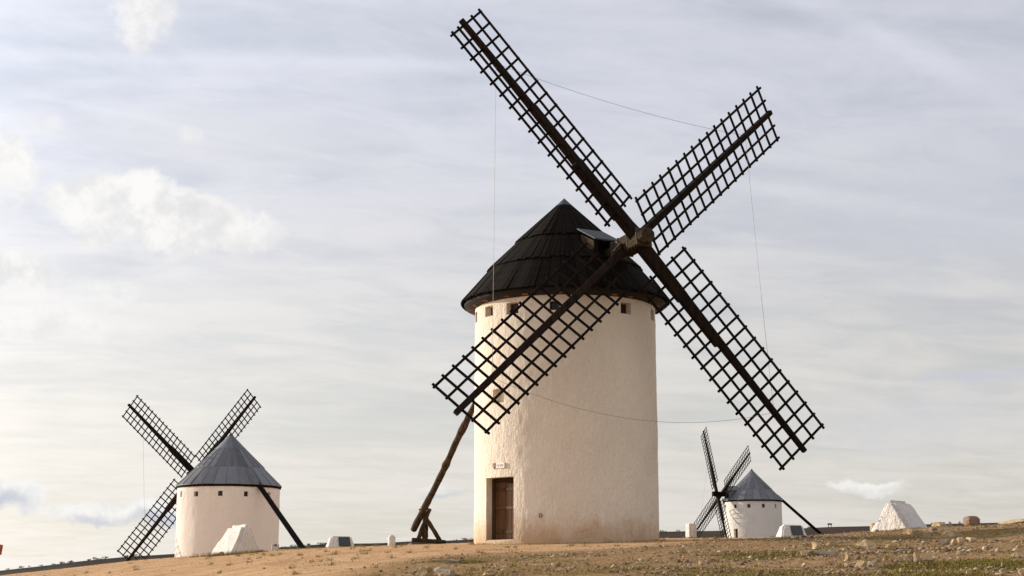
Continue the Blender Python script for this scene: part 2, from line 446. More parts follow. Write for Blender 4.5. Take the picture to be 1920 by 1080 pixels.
def build_ground():
    def axis(fine_lo, fine_hi, st, lo, hi, g=1.12):
        a = list(np.arange(fine_lo, fine_hi, st)); s = st; v = fine_hi
        while v < hi: a.append(v); s *= g; v += s
        a.append(hi); s = st; v = fine_lo - st
        while v > lo: a.append(v); s *= g; v -= s
        a.append(lo)
        return np.array(sorted(a))
    xs = axis(-26, 26, 0.14, -9000, 9000, 1.10)
    ys = axis(20, 67, 0.15, -60, 12000, 1.07)
    X, Y = np.meshgrid(xs, ys)
    Z = ground(X, Y)
    V = np.stack([X, Y, Z], -1).reshape(-1, 3)
    nx, ny = len(xs), len(ys)
    i, j = np.meshgrid(np.arange(nx - 1), np.arange(ny - 1))
    a = (j * nx + i).ravel()
    Q = np.stack([a, a + 1, a + nx + 1, a + nx], -1)
    m, t, b = principled('hillside_soil', 0.96, 0.08)
    g = t.new('ShaderNodeNewGeometry').outputs['Position']
    def attr(n):
        nd = t.new('ShaderNodeAttribute'); nd.attribute_name = n; return nd.outputs['Fac']
    e, gr, far = attr('earth'), attr('green'), attr('far')
    n1 = t.noise(g, 1.1, 6, 0.62); n2 = t.noise(g, 7.5, 5, 0.65); n3 = t.noise(g, 38, 3, 0.6)
    earth = t.mix(t.step(n1, 0.32, 0.68), C(0.55, 0.305, 0.145), C(0.68, 0.425, 0.22))
    earth = t.mix(t.step(n2, 0.5, 0.72, 0, 0.5), earth, C(0.42, 0.235, 0.11))
    n5 = t.noise(t.vmath('MULTIPLY', g, (0.8, 1.0, 1.0)), 3.4, 6, 0.7)
    earth = t.mix(t.step(n5, 0.46, 0.68, 0, 0.55), earth, C(0.36, 0.245, 0.115))
    earth = t.mix(t.step(n3, 0.56, 0.72, 0, 0.45), earth, C(0.28, 0.165, 0.08))
    scree = t.mix(t.step(n2, 0.34, 0.66), C(0.24, 0.135, 0.056), C(0.43, 0.26, 0.118))
    scree = t.mix(t.step(n3, 0.52, 0.7, 0, 0.4), scree, C(0.42, 0.30, 0.17))
    c = t.mix(e, scree, earth)
    grass = t.mix(t.step(n2, 0.35, 0.65), C(0.105, 0.084, 0.010), C(0.230, 0.165, 0.035))
    c = t.mix(t.math('MULTIPLY', gr, t.step(n3, 0.25, 0.5, 0.65, 1.0)), c, grass)
    fieldn = t.noise(t.vmath('MULTIPLY', g, (0.25, 1, 1)), 0.06, 4, 0.6)
    field = t.mix(t.step(fieldn, 0.4, 0.6), C(0.026, 0.019, 0.012), C(0.060, 0.040, 0.026))
    c = t.mix(far, c, field)
    t.l.new(c, b.inputs['Base Color'])
    bump(t, b, t.math('ADD', t.math('MULTIPLY', n2, 0.7), t.math('MULTIPLY', n3, 0.5)), 0.9, 0.06)
    me = fast_mesh('ground', V, Q, m, True)
    X, Y = X.ravel(), Y.ravel()
    for nm, val in (('earth', earth_mask(X, Y)), ('green', green_mask(X, Y)), ('far', sstep(Y, 100, 150))):
        at_ = me.attributes.new(nm, 'FLOAT', 'POINT'); at_.data.foreach_set('value', val.astype(np.float32))
    o = obj('ground', me)
    o['kind'] = 'structure'; o['label'] = 'bare stony hillside rising to the windmills'
build_ground()

# ------------------------------------------------------------------ windmill parts
def basis(phi, tau, psi):
    n = Vector((math.cos(phi) * math.cos(tau), -math.sin(phi) * math.cos(tau), math.sin(tau)))
    h = Vector((math.sin(phi), math.cos(phi), 0)); v = h.cross(n)
    if v.z < 0: v = -v
    return n, [math.cos(psi + k * math.pi / 2) * h + math.sin(psi + k * math.pi / 2) * v for k in range(4)]

def make_sail(root, base, H, s, c, L, wl, wr, s0, tip, nrung=17, bar=0.078, spar=(0.30, 0.17), stock=None, rng_=0.006):
    """one latticed sail: spar, four long rails, cross rungs, all under one part"""
    H, s, c = Vector(H), Vector(s), Vector(c)
    nrm = s.cross(c).normalized()
    sail = empty('sail', H - base, root)
    v, f = bar_geo(s * 0.0, s * (L + tip + 0.08), spar[0], spar[0], c, spar[1], spar[1])
    obj('spar', bevelled('spar', v, f, M['stock'], 0.02), sail)
    if stock:
        for (l0, l1, w, off) in stock:
            v, f = bar_geo(s * l0, s * l1, w, w * 0.8, c, w * 0.9, w * 0.7)
            obj('stock_beam', bevelled('stock_beam', v, f, M['stock'], 0.02), sail, c * off)
    bt = bar * 0.75
    for q in (-wr, -wr * 0.5, wl * 0.5, wl):
        v, f = bar_geo(s * (s0 - bar * 1.6), s * (L + bar * 1.4), bar, bt, c)
        obj('rail', bevelled('rail', v, f, M['lattice'], bar * 0.12), sail, c * q + nrm * (bt * 0.42) + c * random.uniform(-rng_, rng_))
    v, f = bar_geo(-c * (wr + bar * 1.5), c * (wl + bar * 1.5), bar, bt, s)
    rung = bevelled('rung', v, f, M['lattice'], bar * 0.12)
    for k in range(nrung):
        st = s0 + (L - s0) * k / (nrung - 1)
        obj('rung', rung, sail, s * (st + random.uniform(-1, 1) * rng_ * 2) - nrm * (bt * 0.42), (random.uniform(-.011, .011), random.uniform(-.011, .011), random.uniform(-.011, .011)))
    return sail

def cyl_hit(x, y, ax, rad):
    d = ray(x, y)
    a = d.x ** 2 + d.y ** 2; b = -2 * (d.x * ax[0] + d.y * ax[1]); cc = ax[0] ** 2 + ax[1] ** 2 - rad ** 2
    disc = b * b - 4 * a * cc
    t = (-b - math.sqrt(max(disc, 0))) / (2 * a)
    p = d * t
    return math.atan2(p.x - ax[0], -(p.y - ax[1])), p.z

def tower_wall(ax, rad, z0, z1, openings, step_deg, step_z, mat, relief, taper=0.0):
    """cylinder with real niches; openings = (theta0, theta1, za, zb, depth, backed)"""
    def merge(lines, extra, tol):
        keep = [l for l in lines if all(abs(l - e) > tol for e in extra)]
        return np.array(sorted(keep + list(extra)))
    front = list(np.arange(-R(100), R(100), R(step_deg))); back = list(np.arange(R(100), R(260), R(3.0)))
    th = merge(front + back, sorted({t for o in openings for t in o[:2]}), R(step_deg) * 0.45)
    zs = merge(list(np.arange(z0, z1, step_z)) + [z1], sorted({z for o in openings for z in o[2:4] if z0 < z < z1}), step_z * 0.45)
    TH, ZZ = np.meshgrid(th, zs)
    x, z = TH * rad, ZZ
    rr = rad + taper * (z1 - ZZ) + relief * (fbm(x, z * 0.7, 0.9, 3) * 0.6 + fbm(x + 31, z * 0.6, 0.22, 2) * 0.5) + relief * 0.9 * fbm(x, z, 2.6, 2)
    V = [(r * math.sin(a), -r * math.cos(a), zz - z0) for r, a, zz in zip(rr.ravel(), TH.ravel(), ZZ.ravel())]
    nt, nz = len(th), len(zs)
    inside = np.zeros((nz - 1, nt), bool)
    tm = np.append((th[:-1] + th[1:]) / 2, th[-1] + 0.01); zm = (zs[:-1] + zs[1:]) / 2
    Fc = []
    for (a0, a1, za, zb, dep, backed) in openings:
        ti = np.nonzero((tm > a0) & (tm < a1))[0]; zi = np.nonzero((zm > za) & (zm < zb))[0]
        for j in zi:
            for i in ti: inside[j, i] = True
        ac = (a0 + a1) / 2; N = Vector((math.sin(ac), -math.cos(ac), 0)); T = Vector((math.cos(ac), math.sin(ac), 0))
        cols_, rows = list(ti) + [ti[-1] + 1], list(zi) + [zi[-1] + 1]
        idx = {}
        for j in rows:
            for i in cols_:
                if backed or j in (rows[0], rows[-1]) or i in (cols_[0], cols_[-1]):
                    p = N * (rad - dep) + T * (rad * math.sin(th[i] - ac)); idx[j, i] = len(V); V.append((p.x, p.y, zs[j] - z0))
        W = lambda j, i: j * nt + i
        for i in cols_[:-1]:
            Fc.append((W(rows[0], i), idx[rows[0], i], idx[rows[0], i + 1], W(rows[0], i + 1))); Fc.append((W(rows[-1], i), W(rows[-1], i + 1), idx[rows[-1], i + 1], idx[rows[-1], i]))
        for j in rows[:-1]:
            Fc.append((W(j, cols_[0]), W(j + 1, cols_[0]), idx[j + 1, cols_[0]], idx[j, cols_[0]])); Fc.append((W(j, cols_[-1]), idx[j, cols_[-1]], idx[j + 1, cols_[-1]], W(j + 1, cols_[-1])))
        if backed:
            for j in rows[:-1]:
                for i in cols_[:-1]: Fc.append((idx[j, i], idx[j, i + 1], idx[j + 1, i + 1], idx[j + 1, i]))
    for j in range(nz - 1):
        for i in range(nt):
            if not inside[j, i]:
                i2 = (i + 1) % nt
                Fc.append((j * nt + i, j * nt + i2, (j + 1) * nt + i2, (j + 1) * nt + i))
    top = len(V); V.append((0, 0, z1 - z0))
    for i in range(nt): Fc.append(((nz - 1) * nt + i, (nz - 1) * nt + (i + 1) % nt, top))
    me = mesh('tower_wall', V, Fc, mat, False)
    bm = bmesh.new(); bm.from_mesh(me); bmesh.ops.recalc_face_normals(bm, faces=bm.faces); bm.to_mesh(me); bm.free()
    me.polygons.foreach_set('use_smooth', [True] * len(me.polygons))
    me.set_sharp_from_angle(angle=R(50))
    return me

def niche_frame(ac, rad, dep):
    """matrix with local x across the wall, y into it, z up, origin on the niche's back plane"""
    N = Vector((math.sin(ac), -math.cos(ac), 0)); T = Vector((math.cos(ac), math.sin(ac), 0))
    m = Matrix(((T.x, -N.x, 0, N.x * (rad - dep)), (T.y, -N.y, 0, N.y * (rad - dep)), (0, 0, 1, 0), (0, 0, 0, 1)))
    return m
def lbox(x0, x1, y0, y1, z0, z1):
    return ([(x0, y0, z0), (x1, y0, z0), (x1, y1, z0), (x0, y1, z0), (x0, y0, z1), (x1, y0, z1), (x1, y1, z1), (x0, y1, z1)],
            [(3, 2, 1, 0), (4, 5, 6, 7), (0, 1, 5, 4), (1, 2, 6, 5), (2, 3, 7, 6), (3, 0, 4, 7)])

def add_window(root, a0, a1, za, zb, rad, dep, z0, fr=0.045):
    ac = (a0 + a1) / 2; w = rad * math.sin((a1 - a0) / 2); M4 = niche_frame(ac, rad, dep)
    win = empty('window', (0, 0, 0), root); win.matrix_local = M4 @ Matrix.Translation((0, 0, za - z0))
    H = zb - za
    obj('pane', mesh('pane', *lbox(-w + fr * .5, w - fr * .5, -0.012, 0.004, fr * .5, H - fr * .5), M['glass']), win)
    V, Fq = [], []
    for b in ((-w, -w + fr, 0, H), (w - fr, w, 0, H), (-w + fr, w - fr, 0, fr), (-w + fr, w - fr, H - fr, H), (-fr * .3, fr * .3, fr, H - fr)):
        v, f = lbox(b[0], b[1], -0.04, 0.0, b[2], b[3]); Fq += [tuple(i + len(V) for i in q) for q in f]; V += v
    obj('frame', mesh('frame', V, Fq, M['window_wood']), win)

# ================================================================== the big windmill
AX, RAD, WT = (1.797, 50.1), 3.05, 9.14
BASE_Z = gz(AX[0] - 1.5, AX[1] - 3.0) - 0.55
base = Vector((AX[0], AX[1], BASE_Z))
mill = empty('windmill', base)
tag(mill, 'tall cream whitewashed windmill with black wooden roof and four huge dark lattice sails', 'windmill', 'windmills on the hill')

def px_open(x0, x1, y0, y1, dep, backed=False, ax=AX, rad=RAD):
    a0, _ = cyl_hit(x0, (y0 + y1) / 2, ax, rad); a1, _ = cyl_hit(x1, (y0 + y1) / 2, ax, rad)
    _, zb = cyl_hit((x0 + x1) / 2, y0, ax, rad); _, za = cyl_hit((x0 + x1) / 2, y1, ax, rad)
    return [a0, a1, za, zb, dep, backed]
wins = [px_open(909.5, 923.5, 574, 593, 0.28), px_open(949.5, 972, 567, 588.5, 0.28), px_open(1030, 1049, 563.5, 581, 0.26), px_open(1163.5, 1183, 567.5, 588.5, 0.28)]
a_c = -R(80); wins.append([a_c - R(4), a_c + R(4), wins[0][2] - 0.02, wins[0][3], 0.28, False])
a_c = R(71); wins.append([a_c - R(4), a_c + R(4), wins[0][2] - 0.02, wins[0][3], 0.28, False])
blind = px_open(925, 945.5, 729, 755, 0.24, True)
door = px_open(911.5, 963, 894.5, 1014.5, 0.42)
door_z0 = door[2]
main_wall = tower_wall(AX, RAD, BASE_Z, WT + 0.12, wins + [blind, door], 0.55, 0.045, M['plaster_main'], 0.045)
obj('tower_wall', main_wall, mill)
for a in wins: add_window(mill, a[0], a[1], a[2], a[3], RAD, a[4], BASE_Z)

# door: frame, planks, rail, handle, step
def build_door():
    ac = (door[0] + door[1]) / 2; w = RAD * math.sin((door[1] - door[0]) / 2); H = door[3] - door[2]
    d = empty('door', (0, 0, 0), mill); d.matrix_local = niche_frame(ac, RAD, door[4]) @ Matrix.Translation((0, 0, door[2] - BASE_Z))
    for (x0, x1, za, zb) in ((-w, -w + 0.13, 0, H), (w - 0.10, w, 0, H), (-w + 0.13, w - 0.10, H - 0.13, H)):
        obj('frame', bevelled('frame', *lbox(x0, x1, -0.10, 0.03, za, zb), M['door_frame'], 0.008), d)
    x0, x1 = -w + 0.13, w - 0.10; n = 7
    for k in range(n):
        a, b = x0 + (x1 - x0) * k / n + 0.004, x0 + (x1 - x0) * (k + 1) / n - 0.004
        obj('plank', bevelled('plank', *lbox(a, b, -0.055 + random.uniform(-.004, .004), 0.0, 0.02, H - 0.135), M['door_plank'], 0.005), d)
    obj('backing', mesh('backing', *lbox(-w, w, 0.031, 0.05, 0, H), M['door_frame']), d)
    for za in (0.25, H * 0.5, H - 0.42):
        obj('rail', bevelled('rail', *lbox(x0 + 0.01, x1 - 0.01, -0.075, -0.057, za, za + 0.10), M['door_plank'], 0.006), d)
    obj('handle', bevelled('handle', *lbox(x1 - 0.13, x1 - 0.09, -0.12, -0.076, 0.95, 1.10), M['iron'], 0.01), d)
    obj('threshold', bevelled('threshold', *lbox(-w + 0.02, w - 0.01, -0.36, -0.11, -0.02, 0.045), M['stone_step'], 0.02), d)
build_door()

def build_plaque():
    a, z = cyl_hit(937.5, 873, AX, RAD)
    f = niche_frame(a, RAD, -0.028)
    p = empty('name_plaque', (0, 0, 0), mill); p.matrix_local = f @ Matrix.Translation((0, 0, z - BASE_Z))
    p['label'] = 'small white glazed name plaque above the door'
    obj('tile', bevelled('tile', *lbox(-0.16, 0.24, -0.012, 0.09, -0.085, 0.085), M['tile'], 0.006), p)
    obj('crest', bevelled('crest', [(-0.31, -0.012, 0.09), (-0.20, -0.012, 0.09), (-0.20, -0.012, -0.03), (-0.255, -0.012, -0.10), (-0.31, -0.012, -0.03), (-0.31, 0.09, 0.09), (-0.20, 0.09, 0.09), (-0.20, 0.09, -0.03), (-0.255, 0.09, -0.10), (-0.31, 0.09, -0.03)],
        [(4, 3, 2, 1, 0), (5, 6, 7, 8, 9), (0, 1, 6, 5), (1, 2, 7, 6), (2, 3, 8, 7), (3, 4, 9, 8), (4, 0, 5, 9)], M['tile_crest'], 0.004), p)
    V, Fq = [], []
    x = -0.115
    for k in range(7):                       # worn, unreadable lettering: a row of short strokes
        for b in ((x, x + 0.008, -0.04, 0.04), (x + 0.022, x + 0.030, -0.04 if k % 2 else 0.0, 0.04), (x + 0.008, x + 0.022, 0.032 if k % 3 else -0.004, 0.04 if k % 3 else 0.004)):
            v, fq = lbox(b[0], b[1], -0.0145, -0.0125, b[2], b[3]); Fq += [tuple(i + len(V) for i in q) for q in fq]; V += v
        x += 0.046
    obj('lettering', mesh('lettering', V, Fq, M['tile_mark']), p)
build_plaque()

def build_ring():
    a, z = cyl_hit(1014.5, 966.5, AX, RAD)
    path = [(0.05 * math.cos(t), -0.015, 0.05 * math.sin(t)) for t in np.linspace(0, 2 * math.pi, 21)]
    v, f = tube_geo(path, [0.013] * 21, 6)
    o = obj('iron_ring', mesh('iron_ring', v, f, M['iron'], True), mill)
    o.matrix_local = niche_frame(a, RAD, -0.035) @ Matrix.Translation((0, 0, z - BASE_Z))
build_ring()

# roof
PHI = math.atan2(0.8606, 0.49261)
nh = Vector((math.cos(PHI), -math.sin(PHI), 0)); hh = Vector((math.sin(PHI), math.cos(PHI), 0))
nax = Vector((0.49261, -0.8606, 0.12927))
def build_main_roof():
    zb = BASE_Z
    roof = empty('roof', (0, 0, 0), mill)
    prof = [(0.03, 12.86), (1.60, 11.36), (2.52, 10.42), (3.44, 9.28)]
    # dark deck under the boards, with slanted soffit back to the wall head
    ring = [(0.02, 12.80), (1.58, 11.26), (2.48, 10.32), (3.42, 9.20), (3.40, 9.10), (2.95, 8.98)]
    n = 72; V, Fq = [], []
    for (r, z) in ring:
        for k in range(n): V.append((r * math.cos(2 * math.pi * k / n), r * math.sin(2 * math.pi * k / n), z - zb))
    for j in range(len(ring) - 1):
        for k in range(n): Fq.append((j * n + k, (j + 1) * n + k, (j + 1) * n + (k + 1) % n, j * n + (k + 1) % n))
    obj('roof_deck', mesh('roof_deck', V, Fq, M['deck'], True), roof)
    tiers = [((0.06, 12.84), (1.70, 11.30), 78, 0.0), ((1.50, 11.44), (2.62, 10.33), 100, 0.0), ((2.42, 10.50), (3.52, 9.20), 112, 0.0)]
    for (r0, z0), (r1, z1), cnt, _ in tiers:
        var = []
        for q in range(5):
            lift0, lift1 = 0.012, 0.034 + random.uniform(-0.012, 0.02)
            l = Vector((r1 - r0, 0, z1 - z0)).normalized(); up = Vector((-l.z, 0, l.x)); up = up if up.z > 0 else -up
            ext = random.uniform(-0.03, 0.035)
            w0 = max(r0 * math.pi / cnt * 0.97, 0.004); w1 = (r1 * math.pi / cnt) * random.uniform(0.88, 0.97)
            p0 = Vector((r0, 0, z0 - zb)); p1 = Vector((r1, 0, z1 - zb)) + l * ext
            v = [p0 + Vector((0, -w0, 0)), p0 + Vector((0, w0, 0)), p0 + Vector((0, w0, 0)) + up * 0.03, p0 + Vector((0, -w0, 0)) + up * 0.03]
            v += [p1 + Vector((0, -w1, 0)) + up * (lift1 - .045), p1 + Vector((0, w1, 0)) + up * (lift1 - .045), p1 + Vector((0, w1, 0)) + up * lift1, p1 + Vector((0, -w1, 0)) + up * lift1]
            var.append(mesh('roof_board', v, BOXF, M['board']))
        for k in range(cnt):
            obj('roof_board', random.choice(var), roof, (0, 0, random.uniform(-0.012, 0.012)), (0, 0, 2 * math.pi * (k + random.uniform(-.06, .06)) / cnt))
    V = [(0, 0, 12.96 - zb)]; k_ = 28
    for k in range(k_): V.append((0.30 * math.cos(2 * math.pi * k / k_), 0.30 * math.sin(2 * math.pi * k / k_), 12.67 - zb))
    for k in range(k_): V.append((0.285 * math.cos(2 * math.pi * k / k_), 0.285 * math.sin(2 * math.pi * k / k_), 12.63 - zb))
    obj('roof_cap', mesh('roof_cap', V, [(0, 1 + k, 1 + (k + 1) % k_) for k in range(k_)] + [(1 + k, 1 + k_ + k, 1 + k_ + (k + 1) % k_, 1 + (k + 1) % k_) for k in range(k_)], M['zinc_cap']), roof)
    # timber ends between wall head and eaves
    for k in range(22):
        a = R(-170 + 360 * k / 22 + random.uniform(-3, 3))
        d = Vector((math.sin(a), -math.cos(a), 0)); tn = Vector((math.cos(a), math.sin(a), 0))
        p = d * 2.9 + Vector((0, 0, 9.07 - zb))
        v, f = bar_geo(p, d * (3.24 + random.uniform(-.04, .04)) + Vector((0, 0, 9.10 - zb)), 0.20, 0.13, tn)
        obj('rafter_end', bevelled('rafter_end', v, f, M['raw_wood'], 0.012), roof)
build_main_roof()

def build_dormer():
    d = empty('dormer', (0, 0, 0), mill)
    def Q(nn, q, z): return Vector((nh.x * nn + hh.x * q, nh.y * nn + hh.y * q, z - BASE_Z))
    W, zt0, zt1, fr = 0.46, 11.36, 10.92, 2.62
    # side cheeks of three boards each, running from the roof to the front
    for s in (-1, 1):
        for (za, zb_, back) in ((10.62, 10.89, 1.85), (10.28, 10.61, 2.15), (9.92, 10.27, 2.45)):
            dz = 0.0 if za < 10.6 else 0.36
            v = [Q(back, s * W, za), Q(fr, s * W, za), Q(fr, s * W, zb_), Q(back, s * W, zb_ + dz), Q(back, s * (W + .05), za), Q(fr, s * (W + .05), za), Q(fr, s * (W + .05), zb_), Q(back, s * (W + .05), zb_ + dz)]
            obj('cheek_board', bevelled('cheek_board', v, BOXF, M['shaft'] if za > 10.6 else M['stock'], 0.008), d)
    v = [Q(1.62, -W - .06, zt0 + .10), Q(fr + .08, -W - .06, zt1), Q(fr + .08, W + .06, zt1), Q(1.62, W + .06, zt0 + .10)]
    v += [p + Vector((0, 0, 0.045)) for p in v]
    obj('sheet_roof', bevelled('sheet_roof', v, [(3, 2, 1, 0), (4, 5, 6, 7), (0, 1, 5, 4), (1, 2, 6, 5), (2, 3, 7, 6), (3, 0, 4, 7)], M['zinc_cap'], 0.006), d)
    # front frame and the neck beam that carries the shaft, orange raw timber below it
    for q in (-W + .07, W - .07):
        v, f = bar_geo(Q(fr - .06, q, 9.55), Q(fr - .06, q, 10.93), 0.13, 0.12, hh)
        obj('front_post', bevelled('front_post', v, f, M['stock'], 0.01), d)
    v, f = bar_geo(Q(fr + .02, -W - .25, 10.18), Q(fr + .02, W + .25, 10.18), 0.22, 0.24, Vector((0, 0, 1)))
    obj('neck_beam', bevelled('neck_beam', v, f, M['stock'], 0.015), d)
    for k, q in enumerate((-0.30, -0.10, 0.11, 0.31)):
        v, f = bar_geo(Q(fr - .10, q, 9.62), Q(fr - .10, q, 10.06), 0.17, 0.05, hh)
        obj('front_board', bevelled('front_board', v, f, M['raw_wood'], 0.006), d)
    v, f = bar_geo(Q(fr - .12, -0.55, 9.66), Q(fr + .10, 0.55, 9.60), 0.2, 0.2, Vector((0, 0, 1)))
    obj('sill_beam', bevelled('sill_beam', v, f, M['stock'], 0.015), d)
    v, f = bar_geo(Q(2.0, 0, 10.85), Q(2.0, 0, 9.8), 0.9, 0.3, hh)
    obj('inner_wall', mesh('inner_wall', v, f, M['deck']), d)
build_dormer()

MAIN_SAILS = [
    dict(H=(3.7721, 47.2, 10.6402), s=(0.61383, 0.44801, 0.65), c=(-0.3953, -0.53472, 0.74687), L=8.686, wl=1.024, wr=0.981, s0=1.141, tip=0.092),
    dict(H=(4.0551, 46.7057, 10.7145), s=(-0.63273, -0.25747, 0.73031), c=(-0.44394, -0.61438, -0.65227), L=8.74, wl=0.761, wr=1.034, s0=1.147, tip=0.121),
    dict(H=(3.7721, 47.2, 10.6402), s=(-0.60514, -0.44856, -0.65772), c=(0.75327, -0.05534, -0.65538), L=8.686, wl=1.015, wr=0.997, s0=1.186, tip=0.172),
    dict(H=(4.0551, 46.7057, 10.7145), s=(0.6205, 0.26274, -0.73889), c=(0.69967, 0.26063, 0.66523), L=8.679, wl=1.065, wr=1.01, s0=1.231, tip=0.115)]
stk = [None, [(0.0, 3.2, 0.39, 0.0), (0.0, 5.4, 0.31, -0.02)], None, [(0.0, 2.4, 0.41, -0.06), (0.0, 4.3, 0.34, -0.05)]]
for q, (d, s_) in enumerate(zip(MAIN_SAILS, stk)):
    make_sail(mill, base, **d, spar=((0.25, 0.17) if q % 2 == 0 else (0.29, 0.16)), stock=s_)

def build_shaft():
    p = Vector(MAIN_SAILS[0]['H']) - base
    sh = empty('wind_shaft', p, mill)
    side = Vector((0, 0, 1))
    def octa(l0, l1, r0, r1, mat, nm, sides=8):
        a = nax.cross(Vector((0, 0, 1))).normalized(); b = a.cross(nax)
        V = []
        for l, r in ((l0, r0), (l1, r1)):
            for k in range(sides):
                t = 2 * math.pi * (k + .5) / sides; V.append(nax * l + (a * math.cos(t) + b * math.sin(t)) * r)
        Fq = [(k, (k + 1) % sides, sides + (k + 1) % sides, sides + k) for k in range(sides)] + [tuple(range(sides))[::-1], tuple(range(sides, 2 * sides))]
        obj(nm, bevelled(nm, V, Fq, mat, 0.015), sh)
    octa(-2.2, -0.25, 0.24, 0.29, M['shaft'], 'shaft_body')
    v, f = bar_geo(-nax * 0.25, nax * 0.86, 0.56, 0.56, side)
    obj('shaft_head', bevelled('shaft_head', v, f, M['shaft'], 0.04), sh)
    octa(0.86, 1.12, 0.30, 0.26, M['shaft'], 'shaft_nose')
    for l in (-0.62, -0.22, 0.30, 0.84):
        v, f = bar_geo(nax * (l - 0.035), nax * (l + 0.035), 0.60 if l > -.3 else 0.585, 0.60 if l > -.3 else 0.585, side)
        obj('iron_band', bevelled('iron_band', v, f, M['iron'], 0.03 if l > -.3 else 0.16), sh)
    # wedges that lock the stocks in the head
    for (dd, l, q) in ((1, 0.58, 0), (1, 0.58, 1), (0, 0.0, 0), (0, 0.0, 1)):
        s_ = Vector(MAIN_SAILS[dd]['s']) * (1 if q == 0 else -1)
        e = s_.cross(nax).normalized()
        v, f = bar_geo(nax * l + s_ * 0.24 + e * 0.2, nax * l + s_ * 0.62 + e * 0.2, 0.10, 0.2, e, 0.05, 0.16)
        obj('wedge', bevelled('wedge', v, f, M['shaft'], 0.01), sh)
build_shaft()

# cables joining the sails
tips = [Vector(d['H']) + Vector(d['s']) * l - base for d, l in zip(MAIN_SAILS, (7.15, 7.2, 7.2, 7.2))]
for a, b, sag in ((1, 0, 0.22), (0, 3, 0.35), (3, 2, 0.75), (2, 1, 0.0)):
    path = []
    for k in range(33):
        u = k / 32; q = tips[a].lerp(tips[b], u); q.z -= sag * 4 * u * (1 - u); path.append(q)
    v, f = tube_geo(path, [0.0055] * 33, 5)
    obj('cable', mesh('cable', v, f, M['cable'], True), mill)

# tail pole with its trestle
def build_tail():
    bk = -nh
    def Z(rho, z): return Vector((bk.x * rho, bk.y * rho, z - BASE_Z))
    pt = at(888, 765, 55.7); pb = at(776, 993, 60.0)
    pt, pb = pt - base, pb - base
    top = pt + (pt - pb).normalized() * 5.0
    path = lerp_path(top, pb, 46, 0.07, 2.0)
    rad = [(0.095 + 0.035 * (i / 45) ** 0.8) * (1 + 0.10 * mnoise.noise((i * .37, 1.2, 0))) + (0.03 if i in (14, 23, 24, 31) else 0) for i in range(46)]
    v, f = tube_geo(path, rad, 14, 0.22, 2.2)
    obj('tail_pole', mesh('tail_pole', v, f, M['log'], True), mill)
    def log(px0, px1, Y0, Y1, r, nm='prop', seed=0.):
        a, b = at(*px0, Y0) - base, at(*px1, Y1) - base
        v, f = tube_geo(lerp_path(a, b, 14, 0.05, seed), [r * (1 + .12 * mnoise.noise((i * .6 + seed, 0, 0))) for i in range(14)], 10, 0.25, 4)
        obj(nm, mesh(nm, v, f, M['log'], True), mill)
    log((806, 954), (784, 1013), 59.5, 59.3, 0.085, 'prop', 1.0)
    log((788, 953), (827, 1015), 59.7, 59.8, 0.085, 'prop', 4.0)
    log((797, 958), (797, 1011), 60.2, 60.3, 0.11, 'prop', 8.0)
    log((773, 1012), (834, 1016.5), 59.2, 59.9, 0.085, 'ground_beam', 6.0)
    log((791, 990), (797, 1008), 60.0, 60.1, 0.13, 'stub', 3.0)
build_tail()

